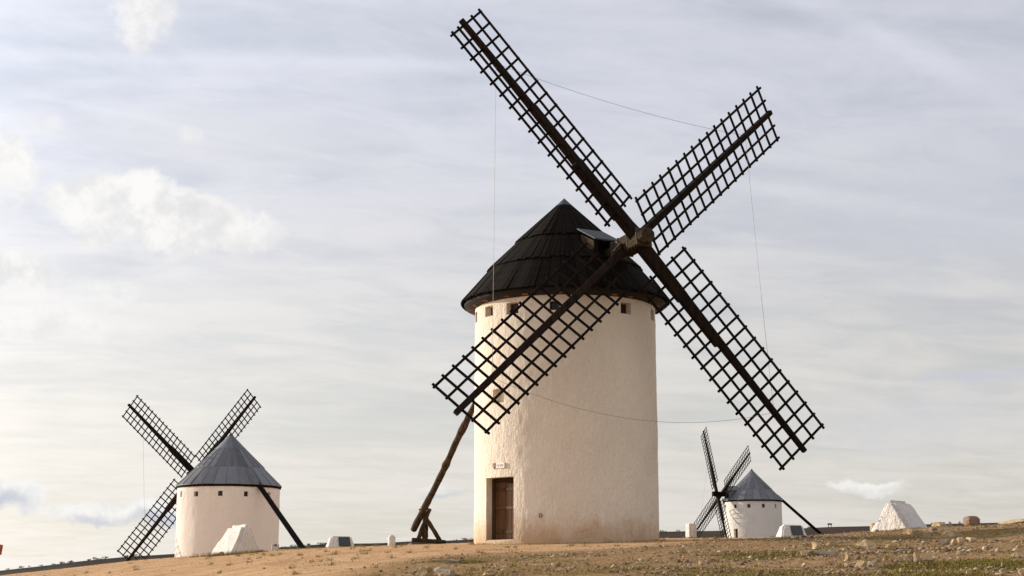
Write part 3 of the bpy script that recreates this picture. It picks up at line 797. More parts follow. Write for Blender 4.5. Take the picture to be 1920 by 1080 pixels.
# ================================================================== the two smaller windmills
def far_mill(name, ax, rad, wt, apex, eave_r, eave_z, label, sail, tail_px, tail_Y, windows, doorpx, dormer_px, nsec, cut):
    zb = gz(*ax) - 0.6
    b = Vector((ax[0], ax[1], zb))
    root = empty('windmill', b)
    tag(root, label, 'windmill', 'windmills on the hill')
    op = [px_open(x - w / 2, x + w / 2, y - h / 2, y + h / 2, 0.22, False, ax, rad) for x, y, w, h in windows]
    dop = [px_open(*doorpx, 0.3, False, ax, rad)] if doorpx else []
    if dop: dop[0][2] -= 1.15
    obj('tower_wall', tower_wall(ax, rad, zb, wt + 0.06, op + dop, 1.4, 0.12, M['plaster_far'], 0.045), root)
    for o in op: add_window(root, o[0], o[1], o[2], o[3], rad, 0.22, zb, 0.035)
    for o in dop:
        ac = (o[0] + o[1]) / 2; w = rad * math.sin((o[1] - o[0]) / 2); H = o[3] - o[2]
        d = empty('door', (0, 0, 0), root); d.matrix_local = niche_frame(ac, rad, 0.3) @ Matrix.Translation((0, 0, o[2] - zb))
        obj('leaf', mesh('leaf', *lbox(-w + .05, w - .05, -0.03, 0.0, 0, H - .05), M['door_plank']), d)
        obj('frame', mesh('frame', *lbox(-w, w, 0.004, 0.03, 0, H), M['door_frame']), d)
    # metal roof: separate sheets in rings, laps standing proud
    roof = empty('roof', (0, 0, 0), root)
    hgt = apex - eave_z
    rings = [(0.02, 0.30), (0.29, 0.66), (0.65, 1.0)]
    for q, (u0, u1) in enumerate(rings):
        cnt = nsec if q else nsec // 2
        r0, r1 = eave_r * u0, eave_r * u1; z0_, z1_ = apex - hgt * u0, apex - hgt * u1
        lift = 0.02 * (len(rings) - q)
        dth = math.pi / cnt
        V = []
        for (r, z) in ((r0, z0_), (r1, z1_)):
            for t in (-1, -0.33, 0.33, 1):
                V.append((r * math.cos(dth * t * 0.985), r * math.sin(dth * t * 0.985), z - zb + lift))
        V += [(x, y, z - 0.03) for x, y, z in V]
        Fq = [(0, 4, 5, 1), (1, 5, 6, 2), (2, 6, 7, 3), (8, 9, 13, 12), (9, 10, 14, 13), (10, 11, 15, 14), (0, 8, 12, 4), (3, 7, 15, 11), (4, 12, 13, 5), (5, 13, 14, 6), (6, 14, 15, 7), (0, 1, 9, 8), (1, 2, 10, 9), (2, 3, 11, 10)]
        me = mesh('roof_sheet', V, Fq, M['zinc'])
        for k in range(cnt):
            obj('roof_sheet', me, roof, (0, 0, random.uniform(-.006, .006)), (0, 0, 2 * math.pi * (k + (0.5 if q == 2 else 0)) / cnt))
        if q:
            v, f = bar_geo(Vector((r0 - .02, 0, z0_ - zb + lift + .01)), Vector((r1 + .01, 0, z1_ - zb + lift + .01)), 0.035, 0.035, (0, 1, 0))
            sm = mesh('seam', v, f, M['zinc'])
            for k in range(cnt): obj('seam', sm, roof, (0, 0, 0), (0, 0, 2 * math.pi * (k + .5 + (0.5 if q == 2 else 0)) / cnt))
    n = 48; V = []
    for (r, z) in ((0.03, apex + .05), (0.16, apex - .14)):
        for k in range(n): V.append((r * math.cos(2 * math.pi * k / n), r * math.sin(2 * math.pi * k / n), z - zb + .05))
    obj('roof_cap', mesh('roof_cap', V, [(k, n + k, n + (k + 1) % n, (k + 1) % n) for k in range(n)] + [tuple(range(n))], M['zinc_cap']), roof)
    V = []
    for (r, z) in ((0.05, apex - .1), (eave_r - .03, eave_z - .06), (eave_r - .05, eave_z - .13), (rad - .1, eave_z - .16)):
        for k in range(n): V.append((r * math.cos(2 * math.pi * k / n), r * math.sin(2 * math.pi * k / n), z - zb))
    obj('roof_deck', mesh('roof_deck', V, [(j * n + k, (j + 1) * n + k, (j + 1) * n + (k + 1) % n, j * n + (k + 1) % n) for j in range(3) for k in range(n)], M['stock']), roof)
    # sails
    H, phi, tau, psi, L, w, s0, tw, dl = sail
    nn, arms = basis(phi, tau, psi); H = Vector(H)
    for k in range(4):
        s = arms[k]; c0 = nn.cross(s); c = math.cos(tw) * c0 + math.sin(tw) * nn
        make_sail(root, b, H + (nn * dl if k % 2 else Vector()), s, c, L, w, w, s0, 0.1, bar=0.062, spar=(0.26, 0.14), stock=[(0.0, L * 0.42, 0.34, 0.0)])
    hp = H - b
    sh = empty('wind_shaft', hp, root)
    v, f = bar_geo(-nn * 2.4, -nn * 0.25, 0.42, 0.42, (0, 0, 1)); obj('shaft_body', bevelled('shaft_body', v, f, M['stock'], 0.06), sh)
    v, f = bar_geo(-nn * 0.25, nn * 1.0, 0.5, 0.5, (0, 0, 1)); obj('shaft_head', bevelled('shaft_head', v, f, M['stock'], 0.05), sh)
    # dormer over the shaft
    nhh = Vector((nn.x, nn.y, 0)).normalized(); h2 = Vector((-nhh.y, nhh.x, 0))
    dist = (Vector((H.x - ax[0], H.y - ax[1], 0))).length
    fr = dist - 0.55; zc_ = H.z
    def Q(a, q, z): return nhh * a + h2 * q + Vector((0, 0, z - zb))
    dm = empty('dormer', (0, 0, 0), root)
    for s in (-1, 1):
        v = [Q(0.6, s * .55, zc_ - .7), Q(fr, s * .55, zc_ - .7), Q(fr, s * .55, zc_ + .35), Q(0.6, s * .55, zc_ + .45), Q(0.6, s * .60, zc_ - .7), Q(fr, s * .60, zc_ - .7), Q(fr, s * .60, zc_ + .35), Q(0.6, s * .60, zc_ + .45)]
        obj('cheek', bevelled('cheek', v, BOXF, M['zinc'], 0.01), dm)
        v = [Q(0.4, 0, zc_ + .95), Q(fr + .08, 0, zc_ + .80), Q(fr + .08, s * .70, zc_ + .33), Q(0.4, s * .70, zc_ + .48)]
        v += [p + Vector((0, 0, .05)) for p in v]
        obj('dormer_sheet', bevelled('dormer_sheet', v, BOXF, M['zinc'], 0.008), dm)
    v, f = bar_geo(Q(fr - .1, 0, zc_ - .7), Q(fr - .1, 0, zc_ + .42), 1.08, 0.06, h2)
    obj('front_board', mesh('front_board', v, f, M['stock']), dm)
    # tail pole: from under the eaves to the ground behind
    p0, p1 = at(*tail_px[0], tail_Y[0]), at(*tail_px[1], tail_Y[1])
    while p1.z > gz(p1.x, p1.y) - 0.1 and (p1 - p0).length < 30: p1 = p1 + (p1 - p0).normalized() * 0.2
    p0 = p0 - (p1 - p0).normalized() * 0.9
    v, f = bar_geo(p0 - b, p1 - b, 0.26, 0.26, (0, 1, 0), 0.33, 0.33)
    obj('tail_pole', bevelled('tail_pole', v, f, M['pole_dark'], 0.03), root)
    if cut:
        pa, pb_ = H + arms[cut[0]] * L * .82 - b, H + arms[cut[1]] * L * .82 - b
        v, f = tube_geo([pa.lerp(pb_, k / 8) for k in range(9)], [0.006] * 9, 5)
        obj('cable', mesh('cable', v, f, M['cable'], True), root)
    return root

far_mill('left', (-17.148, 91.48), 3.05, 5.566, 8.80, 3.16, 5.62, 'short white windmill seen from behind, with grey metal cone roof, left of the tall one',
         ((-19.42, 93.2, 6.353), R(225.7), 0.102, R(37.4), 6.487, 0.815, 0.98, 0.179, 0.54), ((488, 913), (567, 1027)), (89.3, 86.0),
         [(340, 926.5, 4, 11), (367.5, 926, 7.5, 9.5), (413, 925, 8.5, 9.5), (461.5, 926, 8, 9.5), (505, 927.5, 5, 9)], None, None, 26, (0, 3))
far_mill('right', (25.73, 161.66), 3.05, 8.35, 11.75, 3.22, 8.44, 'small distant white windmill with grey metal cone roof, right of the tall one',
         ((22.28, 160.8, 9.10), R(163.9), 0.038, R(28.5), 7.9, 0.92, 1.2, -0.064, 0.49), ((1468, 939), (1541, 1003)), (162.5, 163.8),
         [(1360.5, 949.5, 2.2, 6.5), (1378.5, 949.2, 5, 6.5), (1404, 948.5, 6, 7), (1431.6, 948.3, 5.6, 7), (1454, 948.6, 3.2, 6.5)], (1376.5, 1383.5, 991.5, 1008), None, 22, (1, 2))

# ================================================================== white blocks on the hill
def rough_solid(name, V, Fq, mat, cuts=4, amp=0.05, bev=0.07, sc=1.6):
    bm = bmesh.new(); vs = [bm.verts.new(p) for p in V]
    for q in Fq: bm.faces.new([vs[i] for i in q])
    bmesh.ops.recalc_face_normals(bm, faces=bm.faces)
    bmesh.ops.bevel(bm, geom=list(bm.edges), offset=bev, segments=2, affect='EDGES', clamp_overlap=True)
    bmesh.ops.triangulate(bm, faces=bm.faces)
    for _ in range(cuts):
        long = [e for e in bm.edges if e.calc_length() > 0.09]
        if not long: break
        bmesh.ops.subdivide_edges(bm, edges=long, cuts=1)
        bmesh.ops.triangulate(bm, faces=[f for f in bm.faces if len(f.verts) > 3])
    bm.normal_update()
    for v in bm.verts:
        p = v.co
        v.co = p + v.normal * (mnoise.noise(p * sc) * amp + mnoise.noise(p * sc * 4.3) * amp * 0.45)
    me = bpy.data.meshes.new(name); bm.to_mesh(me); bm.free(); me.materials.append(mat)
    me.polygons.foreach_set('use_smooth', [True] * len(me.polygons))
    return me

def tent_block(px, Y, yaw, g, l, h, far, lean_l, label):
    """whitewashed ridge block; gable along local x, ridge along local y"""
    p = at(px, 1000, Y); z = gz(p.x, Y)
    V = [(0, 0, -.3), (g, 0, -.3), (g, l, -.3), (0, l, -.3), (g * .5 - .13, lean_l, h), (g * .5 + .13, lean_l, h), (g * .5 + .13, l - far, h), (g * .5 - .13, l - far, h)]
    Fq = [(3, 2, 1, 0), (0, 1, 5, 4), (1, 2, 6, 5), (2, 3, 7, 6), (3, 0, 4, 7), (4, 5, 6, 7)]
    o = obj('ridge_block', rough_solid('ridge_block', V, Fq, M['plaster_block'], 5, 0.045, 0.13), None, (p.x, Y, z), (0, 0, yaw))
    return tag(o, label, 'stone block', 'whitewashed ridge blocks')
tent_block(430, 57.4, R(35), 1.55, 2.35, 1.14, 0.85, 0.04, 'rough white ridge-shaped block in front of the short left windmill')
_a = -R(47); _g = 2.12
tb = tent_block(1714, 57.4, _a, _g, 1.55, 1.06, 0.25, 0.06, 'rough white ridge-shaped block on the stony rise at far right')
tb.location.x -= _g * math.cos(_a); tb.location.y -= _g * math.sin(_a)
tb.location.z = gz(tb.location.x + .8, tb.location.y) + 0.06

def plaque_block(px, Y, yaw, label, sc=1.0, dz=0.0):
    p = at(px, 1000, Y); z = gz(p.x, Y) + dz
    root = empty('information_block', (p.x, Y, z)); root.rotation_euler = (0, 0, yaw)
    tag(root, label, 'information block', 'information blocks')
    w, d, h = 0.60 * sc, 0.40 * sc, 0.45 * sc
    V = [(-w, -d, -.2), (w, -d, -.2), (w, d, -.2), (-w, d, -.2), (-w * .62, -d * .25, h), (w * .72, -d * .25, h), (w * .72, d * .5, h), (-w * .62, d * .5, h)]
    Fq = [(3, 2, 1, 0), (0, 1, 5, 4), (1, 2, 6, 5), (2, 3, 7, 6), (3, 0, 4, 7), (4, 5, 6, 7)]
    obj('plinth', rough_solid('plinth', V, Fq, M['plaster_block'], 4, 0.012, 0.05), root)
    # sloping front face carries the panel
    a, b = Vector((0, -d, -.2)), Vector((0, -d * .25, h)); u = (b - a).normalized(); nr = Vector((0, -u.z, u.y))
    def P(x, t, o): return a + u * t + nr * o + Vector((x, 0, 0))
    ln = (b - a).length
    v = [P(-w * .18, ln * .36, .012), P(w * .62, ln * .36, .012), P(w * .58, ln * .93, .012), P(-w * .18, ln * .93, .012)]
    v += [q + nr * .022 for q in v]
    obj('panel', bevelled('panel', v, BOXF, M['panel'], 0.004), root)
plaque_block(638, 60.0, R(20), 'low white block with dark tilted information panel, left of the tall windmill')
plaque_block(1484, 60.0, R(14), 'low white block with dark tilted information panel, beside the small right windmill', 1.02)

def post(px, Y, w, d, h, top, yaw, label, cap=None):
    p = at(px, 1000, Y); z = gz(p.x, Y)
    root = empty('marker_post', (p.x, Y, z)); root.rotation_euler = (0, 0, yaw)
    tag(root, label, 'marker post', 'white marker posts')
    V, Fq = lbox(-w, w, -d, d, -.2, h)
    if top:
        V[4:] = [(-w, -d, h - top), (w, -d, h - top), (w, d, h - top), (-w, d, h - top)]
        V += [(0, 0, h)]
        Fq = [(3, 2, 1, 0), (0, 1, 5, 4), (1, 2, 6, 5), (2, 3, 7, 6), (3, 0, 4, 7), (4, 5, 8), (5, 6, 8), (6, 7, 8), (7, 4, 8)]
    obj('post_body', rough_solid('post_body', V, Fq, M['plaster_block'], 4, 0.015, 0.03, 4), root)
    if cap:
        obj('badge', bevelled('badge', *lbox(-.05, .05, -d - .02, -d - .005, h * .6, h * .85), M[cap], 0.005), root)
post(734.5, 59.5, 0.125, 0.125, 0.44, 0.10, R(25), 'white marker post with pointed top, left of the leaning log pole')
post(517, 59.0, 0.14, 0.13, 0.27, 0, R(12), 'squat white marker post at the corner of the short left windmill', 'raw_wood')
post(1296, 57.0, 0.165, 0.16, 0.53, 0, R(28), 'square white post beside the sails of the small right windmill')

# red board at the left edge of the view
def red_board():
    p = at(-14, 1040, 60.0); z = gz(p.x, 60.0)
    root = empty('sign_board', (p.x, 60.0, z)); tag(root, 'faded red sign board cut off by the left edge of the view', 'sign')
    v = [(-.40, 0, .57), (.34, 0, .54), (.385, 0, .93), (-.40, 0, 1.06)]; v += [(x, .04, zz) for x, y, zz in v]
    zoff = (at(0, 1030, 60.0).z - z) - 0.76
    v = [(x, y, zz + zoff) for x, y, zz in v]
    obj('board', bevelled('board', v, BOXF, M['red'], 0.006), root)
    for x in (-.25, .2):
        obj('post', bevelled('post', *lbox(x - .03, x + .03, .045, .10, -.3, .9 + zoff), M['pole_dark'], 0.006), root)
red_board()

# distant sign on the ridge
def far_sign():
    p = at(1556, 988, 245.0); z = gz(p.x, 245.0)
    root = empty('roadside_panel', (p.x, 245.0, z)); tag(root, 'tiny dark roadside panel standing on the far ridge', 'sign')
    obj('panel', bevelled('panel', *lbox(-.36, .36, -.04, .04, .32, .56), M['pole_dark'], 0.01), root)
    for x in (-.22, .22): obj('leg', bevelled('leg', *lbox(x - .045, x + .045, -.03, .03, -.3, .315), M['pole_dark'], 0.005), root)
far_sign()

# ================================================================== rocks
def rock_mesh(size, seed, mat, facets=9, rough=0.10, sub=3, box=0.0):
    rs = random.Random(seed)
    bm = bmesh.new(); bmesh.ops.create_icosphere(bm, subdivisions=sub, radius=1.0)
    planes = []
    for _ in range(facets):
        n = Vector((rs.uniform(-1, 1), rs.uniform(-1, 1), rs.uniform(-.3, 1))).normalized(); planes.append((n, rs.uniform(0.32, 0.78)))
    planes.append((Vector((rs.uniform(-.25, .25), rs.uniform(-.3, .1), 1)).normalized(), rs.uniform(.35, .6)))
    off = Vector((seed * 1.37, seed * .61, 0))
    for v in bm.verts:
        p = v.co.copy()
        if box:
            m = max(abs(p.x), abs(p.y), abs(p.z)); p = p.lerp(p / m * 0.82, box)
        else:
            p *= 1.25
            for n, d in planes:
                e = p.dot(n) - d
                if e > 0: p -= n * e * 0.96
        q = p * 1.9 + off
        crack = -max(0.0, 0.16 - abs(mnoise.noise(q * 1.3 + Vector((5, 0, 0))))) * rough * 4.0
        p += v.normal * (mnoise.noise(q) * rough + mnoise.noise(q * 3.1) * rough * .6 + mnoise.noise(q * 8) * rough * .3 + crack)
        v.co = p
    lo_ = [min(v.co[i] for v in bm.verts) for i in range(3)]; hi_ = [max(v.co[i] for v in bm.verts) for i in range(3)]
    for v in bm.verts:
        v.co = Vector([((v.co[i] - lo_[i]) / (hi_[i] - lo_[i]) - (0.5 if i < 2 else 0.0)) * size[i] for i in range(3)])
    me = bpy.data.meshes.new('rock'); bm.to_mesh(me); bm.free(); me.materials.append(M[mat])
    me.polygons.foreach_set('use_smooth', [True] * len(me.polygons)); me.set_sharp_from_angle(angle=R(28))
    return me
def rock(x, y, wpx, hpx, seed, label, mat='rock', Y=None, depth=0.8, sink=0.35, rough=0.12, facets=9, yaw=None, group='loose rocks on the slope', name='rock', tilt=0.0, box=0.0):
    """x, y = where its foot shows in the photograph, wpx, hpx = size there"""
    if Y is None: p = gpix(x, y)
    else:
        p = at(x, y, Y); p.z = gz(p.x, p.y)
    k = p.y / F
    w, h = wpx * k, hpx * k * 1.12
    tot = h / (1 - sink)
    me = rock_mesh((w, w * depth, tot), seed, mat, facets, rough, 3 if wpx > 9 else 2, box)
    o = obj(name, me, None, (p.x, p.y, p.z - tot * sink), (tilt, 0, random.uniform(-.25, .25) if yaw is None else yaw))
    return tag(o, label, 'rock', group)
rock(1822, 991, 27, 17, 3, 'rounded reddish boulder standing alone on the skyline at far right', 'rock_red', 60.0, 0.9, 0.05, 0.05, 7, 0.35, name='boulder', box=0.6)
rock(1764, 988, 32, 10, 5, 'flat brown-topped rock on the skyline between white block and reddish boulder', 'rock', 60.5, 0.9, 0.3)
rock(1903, 979, 60, 8, 6, 'long low rock hump on the skyline at the right edge', 'rock', 61.0, 0.7, 0.3)
rock(1639, 995, 13, 13, 8, 'small grey stone block just left of the right white ridge block', 'rock_grey', 60.2, 0.9, 0.1, 0.04, 8, 0.3, box=0.8)
rock(1782, 993, 8, 9, 9, 'small pale upright stone left of the reddish boulder', 'rock', 58.0)
rock(1703, 1003, 22, 11, 11, 'left piece of the broken ochre ledge below the right white ridge block', 'rock', None, 0.8, 0.25, 0.16)
rock(1722, 1005, 24, 12, 81, 'middle piece of the broken ochre ledge below the right white ridge block', 'rock', None, 0.7, 0.25, 0.16)
rock(1739, 1004, 16, 8, 82, 'right piece of the broken ochre ledge below the right white ridge block', 'rock', None, 0.8, 0.25, 0.16)
rock(1748, 998, 18, 9, 12, 'dark pitted rock between the right white ridge block and the yellow slab', 'rock_red')
rock(1777, 1006, 22, 11, 13, 'left half of the yellow rock ledge below the reddish boulder', 'rock', None, 0.7, 0.25, 0.15)
rock(1796, 1007, 24, 12, 83, 'right half of the yellow rock ledge below the reddish boulder', 'rock', None, 0.7, 0.25, 0.15)
rock(1762, 1003, 30, 7, 14, 'thin pale slab left of the yellow rock ledge', 'rock', None, 0.6, 0.4)
rock(1802, 1017, 14, 9, 15, 'left of two small yellow stones below the yellow ledge', 'rock')
rock(1821, 1017, 22, 9, 16, 'right of two small yellow stones below the yellow ledge', 'rock')
rock(1789, 1023, 12, 11, 17, 'pale upright stone casting a dark shadow to its right', 'rock', None, 0.7, 0.2)
rock(1770, 1022, 26, 10, 18, 'grey shaded flat rock left of the pale upright stone', 'rock_grey', None, 0.6, 0.4)
rock(1719, 1054, 13, 17, 19, 'bright upright split stone above the green patch at lower right', 'rock', None, 0.8, 0.15, 0.08, 11)
rock(1706, 1053, 18, 12, 20, 'crumbled ochre rock leaning on the bright split stone', 'rock', None, 0.8, 0.3, 0.2)
rock(1738, 1053, 18, 8, 21, 'grey stone in the shadow of the bright split stone', 'rock_grey')
rock(1905, 1046, 20, 9, 22, 'rounded ochre stone at the right edge above the grass', 'rock')
rock(1532, 1029, 20, 12, 23, 'round-backed ochre rock above the green patch', 'rock', None, 0.8, 0.3)
rock(1560, 1026, 24, 8, 24, 'low pale rock right of the round-backed ochre rock', 'rock', None, 0.7, 0.35)
rock(1622, 1024, 36, 11, 25, 'pale wedge-shaped slab below the far tail pole of the small mill', 'rock', None, 0.7, 0.35)
rock(1634, 1033, 20, 7, 26, 'small bright orange stone below the pale wedge slab', 'rock')
rock(1540, 1042, 64, 9, 27, 'long flat pale rock shelf below the green patch', 'rock_grey', None, 0.4, 0.4, 0.15)
rock(1514, 1042, 26, 9, 28, 'ochre left end of the long flat rock shelf', 'rock', None, 0.6, 0.35)
rock(1592, 1050, 12, 10, 29, 'cube-like ochre stone in the gravel', 'rock', None, 0.8, 0.15, 0.06)
rock(1608, 1049, 12, 8, 30, 'dark shaded stone right of the cube-like ochre stone', 'rock_red')
rock(1614, 1064, 22, 12, 31, 'yellow and white rock low in the gravel', 'rock', None, 0.8, 0.25)
rock(1634, 1063, 26, 10, 32, 'grey-brown rock right of the yellow and white rock', 'rock_grey', None, 0.8, 0.3)
rock(1585, 1065, 14, 8, 33, 'small pale stone left of the yellow and white rock', 'rock')
rock(1642, 1070, 12, 6, 34, 'small white stone below the grey-brown rock', 'rock_grey')
rock(1668, 1031, 26, 9, 35, 'ochre rubble rock right of the bright orange stone', 'rock', None, 0.7, 0.3, 0.2)
rock(1690, 1036, 28, 6, 36, 'flat grey slab under the ochre rubble rock', 'rock_grey', None, 0.5, 0.4)
rock(1654, 1037, 18, 6, 37, 'low yellow stone left of the flat grey slab', 'rock')
rock(797, 1079, 34, 16, 38, 'pale yellow hollowed rock at the bottom edge, below the log pole', 'rock', None, 0.9, 0.3, 0.2)
rock(835, 1080, 44, 12, 39, 'grey-topped rock with orange side at the bottom edge', 'rock_grey', None, 0.8, 0.35)
rock(824, 1072, 40, 8, 40, 'flat grey slab behind the hollowed rock', 'rock_grey', None, 0.7, 0.45)
rock(845, 1055, 46, 6, 41, 'low grey rock lying in a dark green patch', 'rock_grey', None, 0.5, 0.4)
rock(852, 1062, 12, 4, 42, 'small pale stone below the dark green patch', 'rock')
rock(915, 1080, 22, 5, 43, 'orange flat stone at the bottom edge below the door', 'rock')
rock(770, 1075, 22, 5, 44, 'thin pale slab left of the hollowed rock', 'rock')
rock(866, 1042, 5, 4, 45, 'lone dark pebble on the bare earth below the door', 'rock_red')
rock(768, 1021.5, 8, 3, 46, 'white stone at the foot of the log trestle', 'rock_grey', 58.5)
rock(484, 1036, 22, 5, 47, 'dark clod at the right foot of the left white ridge block', 'rock_red', 56.8, 0.7, 0.3, 0.2)
rock(415, 1038.5, 14, 6, 48, 'dark clod at the front corner of the left white ridge block', 'rock_red', 56.6, 0.8, 0.3, 0.25)
for k, (x, y, w, lb) in enumerate([
        (1490, 1028, 6, 'bright white stone on top of the green patch right of the small mill'), (1473, 1030, 4, 'tiny pale stone just left of the bright white stone on the green patch'),
        (1165, 1078, 7, 'pale upright stone at the bottom edge below the tall tower'), (1327, 1057, 6, 'right one of a pair of pale stones below the square white post'),
        (1315, 1060, 8, 'left one of a pair of pale stones below the square white post'), (1407, 1047, 5, 'white stone at the left tip of the green patch'),
        (1881, 1062, 6, 'slim upright pale stone in the grass near the right edge'), (1836, 1065, 6, 'pale stone in the middle of the lower right grass'),
        (1817, 1078, 10, 'reddish pointed stone at the bottom edge in the lower right grass'), (1878, 1074, 7, 'pinkish stone below the slim upright stone'),
        (1691, 1074, 8, 'tilted pale stone at the left end of the lower right grass'), (1916, 1079, 12, 'pale flat stone in the bottom right corner'),
        (1626, 1077, 7, 'reddish stone at the bottom edge below the yellow and white rock'), (1508, 1063, 7, 'ochre stone in gravel below the long flat rock shelf'),
        (1395, 1036, 6, 'orange stone between the small mill and the green patch'), (1560, 1060, 8, 'pale stone left of the yellow and white rock group')]):
    rock(x, y, w * 1.3, w, 60 + k, lb, 'rock' if k % 3 else 'rock_grey', group='small stones on the gravel slope', name='stone', sink=0.2)

# ================================================================== gravel, grass, scrub (uncountable)
def attr_point(me, name, vals):
    a = me.attributes.new(name, 'FLOAT', 'POINT'); a.data.foreach_set('value', np.asarray(vals, np.float32))
def scatter_points(n, ymin=22.0, ymax=65.0, power=1.0):
    Y = ymin + (ymax - ymin) * rng.random(n) ** power
    X = (rng.random(n) * 2 - 1) * (0.37 * Y)
    return X, Y
def build_gravel():
    X, Y = scatter_points(330000, 22, 65, 1.15)
    e = earth_mask(X, Y); g = green_mask(X, Y)
    rightw = sstep(X / Y, -0.10, 0.12)
    dens = (0.10 + 0.90 * rightw) * (1 - 0.93 * e) * (1 - 0.72 * g) * (0.12 + 1.5 * sstep(fbm(X, Y, 2.2, 4, .6), -0.10, 0.17)) * (0.55 + 0.9 * sstep(fbm(X + 50, Y, 0.6, 2), -.2, .2))
    dens = np.maximum(dens, 0.085 * (0.3 + 1.4 * sstep(fbm(X + 3, Y, 1.6, 3), -.1, .15)))
    keep = rng.random(len(X)) < dens * 0.42
    ax = np.hypot(X - AX[0], Y - AX[1]); keep &= ax > 3.3
    X, Y, e = X[keep], Y[keep], e[keep]
    n = len(X)
    Z = ground(X, Y)
    r = np.exp(rng.normal(math.log(0.0125), 0.52, n)) * (1 - 0.38 * e); r = np.clip(r, 0.006, 0.06)
    rub = (rng.random(n) < 0.055 * sstep(fbm(X + 7, Y - 3, 2.6, 4, .6), 0.02, 0.2) * sstep(X / Y, 0.08, 0.2)) ; r = np.where(rub, rng.uniform(.03, .085, n), r)
    O = np.array([(1, 0, 0), (-1, 0, 0), (0, 1, 0), (0, -1, 0), (0, 0, 1), (0, 0, -1), (.62, .62, .35), (-.6, .6, .3), (-.62, -.6, .35), (.6, -.62, .3)], float)
    T0 = np.array([(4, 0, 6), (4, 6, 2), (4, 2, 7), (4, 7, 1), (4, 1, 8), (4, 8, 3), (4, 3, 9), (4, 9, 0), (0, 2, 6), (2, 1, 7), (1, 3, 8), (3, 0, 9)])
    P = O[None] * (1 + rng.uniform(-.38, .38, (n, 10, 3)))
    an = rng.random(n) * 2 * np.pi; ca, sa = np.cos(an)[:, None], np.sin(an)[:, None]
    P = P * np.stack([r * rng.uniform(.8, 1.6, n), r * rng.uniform(.7, 1.2, n), r * rng.uniform(.45, 1.0, n)], -1)[:, None, :]
    Q = np.stack([P[..., 0] * ca - P[..., 1] * sa, P[..., 0] * sa + P[..., 1] * ca, P[..., 2]], -1)
    Q += np.stack([X, Y, Z + r * 0.25], -1)[:, None, :]
    T = (T0[None] + (np.arange(n) * 10)[:, None, None]).reshape(-1, 3)
    m, t, b = principled('gravel_stone', 0.92, 0.12)
    nd = t.new('ShaderNodeAttribute'); nd.attribute_name = 'tint'
    rp = t.new('ShaderNodeValToRGB'); t.l.new(nd.outputs['Fac'], rp.inputs[0])
    cr = rp.color_ramp; cr.elements[0].color = C(0.10, 0.062, 0.034); cr.elements[1].color = C(0.66, 0.56, 0.43)
    for pos, cc in ((0.4, C(0.235, 0.155, 0.08)), (0.75, C(0.37, 0.255, 0.138)), (0.94, C(0.48, 0.37, 0.245))): cr.elements.new(pos).color = cc
    t.l.new(rp.outputs[0], b.inputs['Base Color'])
    me = fast_mesh('gravel', Q.reshape(-1, 3), T, m)
    attr_point(me, 'tint', np.repeat(rng.random(n) ** 1.1, 10))
    o = obj('gravel', me); tag(o, 'loose gravel and small stones strewn over the slope', 'gravel', None, 'stuff')
    return n
n_gravel = build_gravel()

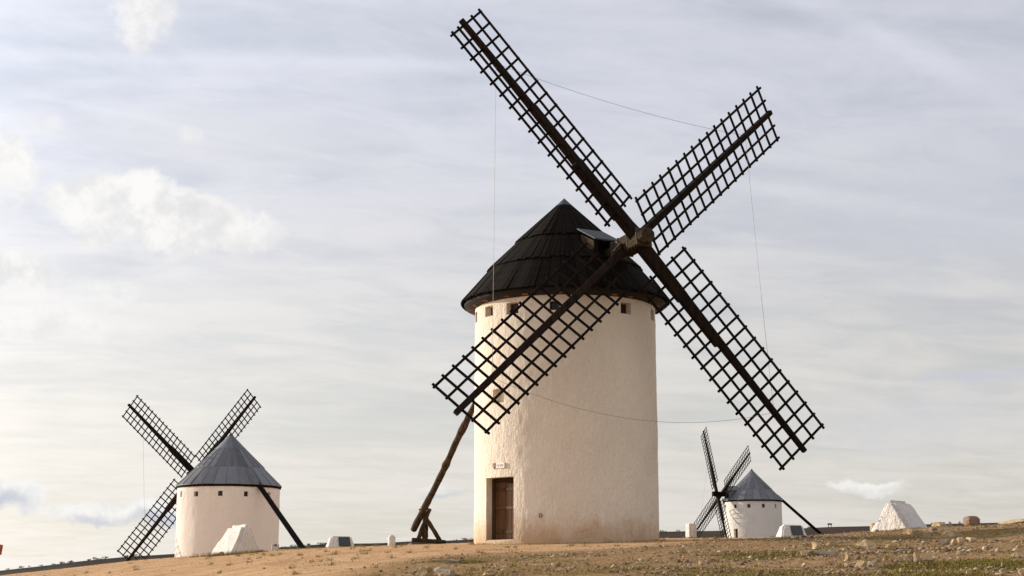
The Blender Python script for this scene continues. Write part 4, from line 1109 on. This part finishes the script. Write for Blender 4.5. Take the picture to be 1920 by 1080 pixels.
def build_grass():
    X, Y = scatter_points(330000, 22, 65, 1.2)
    g = green_mask(X, Y); e = earth_mask(X, Y)
    dry = rng.random(len(X))
    dens = np.clip(g * 0.95 + 0.06 * sstep(fbm(X - 20, Y, 3.5, 4, .6), -0.02, 0.18) * sstep(-X / Y, -0.02, 0.08) + 0.045 * (1 - e) + 0.012 * sstep(fbm(X, Y, 2.5, 3), .0, .15), 0, 1)
    keep = (dry < dens * 0.6) & (np.hypot(X - AX[0], Y - AX[1]) > 3.25)
    X, Y, g = X[keep], Y[keep], g[keep]; n = len(X)
    Z = ground(X, Y)
    h = rng.uniform(.015, .05, n) * (0.7 + 0.5 * g); w = rng.uniform(.006, .014, n)
    # taller dry tufts gathered at the foot of walls, blocks and rocks
    ex, ey, eh = [], [], []
    for (cx, cy, rx, ry, cnt, hh_) in [(at(415, 1040, 56.3).x, 56.3, 1.1, .25, 900, .20), (at(475, 1038, 56.6).x, 56.6, .6, .2, 300, .12), (at(1690, 990, 56.6).x, 56.6, 1.1, .3, 420, .11), (at(1294, 1010, 56.7).x, 56.7, .4, .15, 120, .10), (at(1484, 1005, 59.4).x, 59.4, .7, .15, 200, .09), (at(638, 1026, 59.4).x, 59.4, .7, .15, 160, .08)]:
        ex.append(rng.normal(cx, rx * .5, cnt)); ey.append(rng.normal(cy, ry * .6, cnt)); eh.append(rng.uniform(.3, 1, cnt) * hh_)
    th_ = rng.uniform(-1.5, 1.5, 700); ex.append(AX[0] + 3.12 * np.sin(th_) * rng.uniform(1, 1.05, 700)); ey.append(AX[1] - 3.12 * np.cos(th_) * rng.uniform(1, 1.05, 700)); eh.append(rng.uniform(.02, .09, 700))
    nt_ = 240; tx, ty = scatter_points(nt_, 24, 62, 1.0)
    for a_, b_ in zip(tx, ty):
        c_ = 26; ex.append(rng.normal(a_, .05, c_)); ey.append(rng.normal(b_, .05, c_)); eh.append(rng.uniform(.03, .12, c_))
    ex, ey, eh = np.concatenate(ex), np.concatenate(ey), np.concatenate(eh)
    X, Y, g, h, w = np.append(X, ex), np.append(Y, ey), np.append(g, 0 * ex), np.append(h, eh), np.append(w, 0 * ex + .008)
    Z = ground(X, Y); n = len(X)
    an = rng.random(n) * 2 * np.pi; la = rng.random(n) * 2 * np.pi; lean = h * rng.uniform(.2, 1.0, n)
    B = np.stack([X, Y, Z - .005], -1); T_ = np.stack([np.cos(an) * w, np.sin(an) * w, 0 * w], -1)
    tipp = B + np.stack([np.cos(la) * lean, np.sin(la) * lean, h], -1)
    V = np.stack([B - T_, B + T_, tipp], 1).reshape(-1, 3); F3 = np.arange(3 * n).reshape(-1, 3)
    m, t, b = principled('short_grass', 0.8, 0.15)
    nd = t.new('ShaderNodeAttribute'); nd.attribute_name = 'tint'
    rp = t.new('ShaderNodeValToRGB'); t.l.new(nd.outputs['Fac'], rp.inputs[0])
    cr = rp.color_ramp; cr.elements[0].color = C(0.115, 0.090, 0.012); cr.elements[1].color = C(0.38, 0.27, 0.11)
    for pos, cc in ((0.4, C(0.185, 0.143, 0.022)), (0.7, C(0.26, 0.195, 0.05))): cr.elements.new(pos).color = cc
    t.l.new(rp.outputs[0], b.inputs['Base Color'])
    me = fast_mesh('grass', V, F3, m)
    tint = np.clip(rng.random(n) * 0.75 + (1 - g) * 0.45 - .12, 0, 1)
    attr_point(me, 'tint', np.repeat(tint, 3))
    o = obj('grass', me); tag(o, 'short olive grass and moss growing in patches between the gravel', 'grass', None, 'stuff')
build_grass()

def build_scrub():
    """dark low bushes along the far ridge and dry tufts against the left block"""
    xs = rng.uniform(-95, 75, 260); ys = YR - 4 + rng.normal(0, 5, 260)
    keepw = fbm(xs, ys * 0 + 3.0, 9, 3) > -0.02
    xs, ys = xs[keepw], ys[keepw]; zs = ground(xs, ys)
    V, n = [], 0
    for x, y, z in zip(xs, ys, zs):
        r = rng.uniform(.10, .34); k = 40
        d = rng.normal(size=(k, 3)); d /= np.linalg.norm(d, axis=1)[:, None]; rad = r * rng.uniform(.45, 1, k)[:, None]
        c = np.array([x, y, z + r * .25]) + d * rad * np.array([1.6, 1.2, .6])
        a = rng.normal(size=(k, 3)) * r * .22; b = rng.normal(size=(k, 3)) * r * .22
        V.append(np.stack([c - a, c + a, c + b], 1).reshape(-1, 3))
    V = np.concatenate(V)
    me = fast_mesh('scrub', V, np.arange(len(V)).reshape(-1, 3), plain('scrub_leaf', (0.045, 0.034, 0.020), 0.9, 0.1, 0, 1.5, 0.4))
    o = obj('scrub', me); tag(o, 'dark low scrub along the far ridge behind the mills', 'scrub', None, 'stuff')
build_scrub()
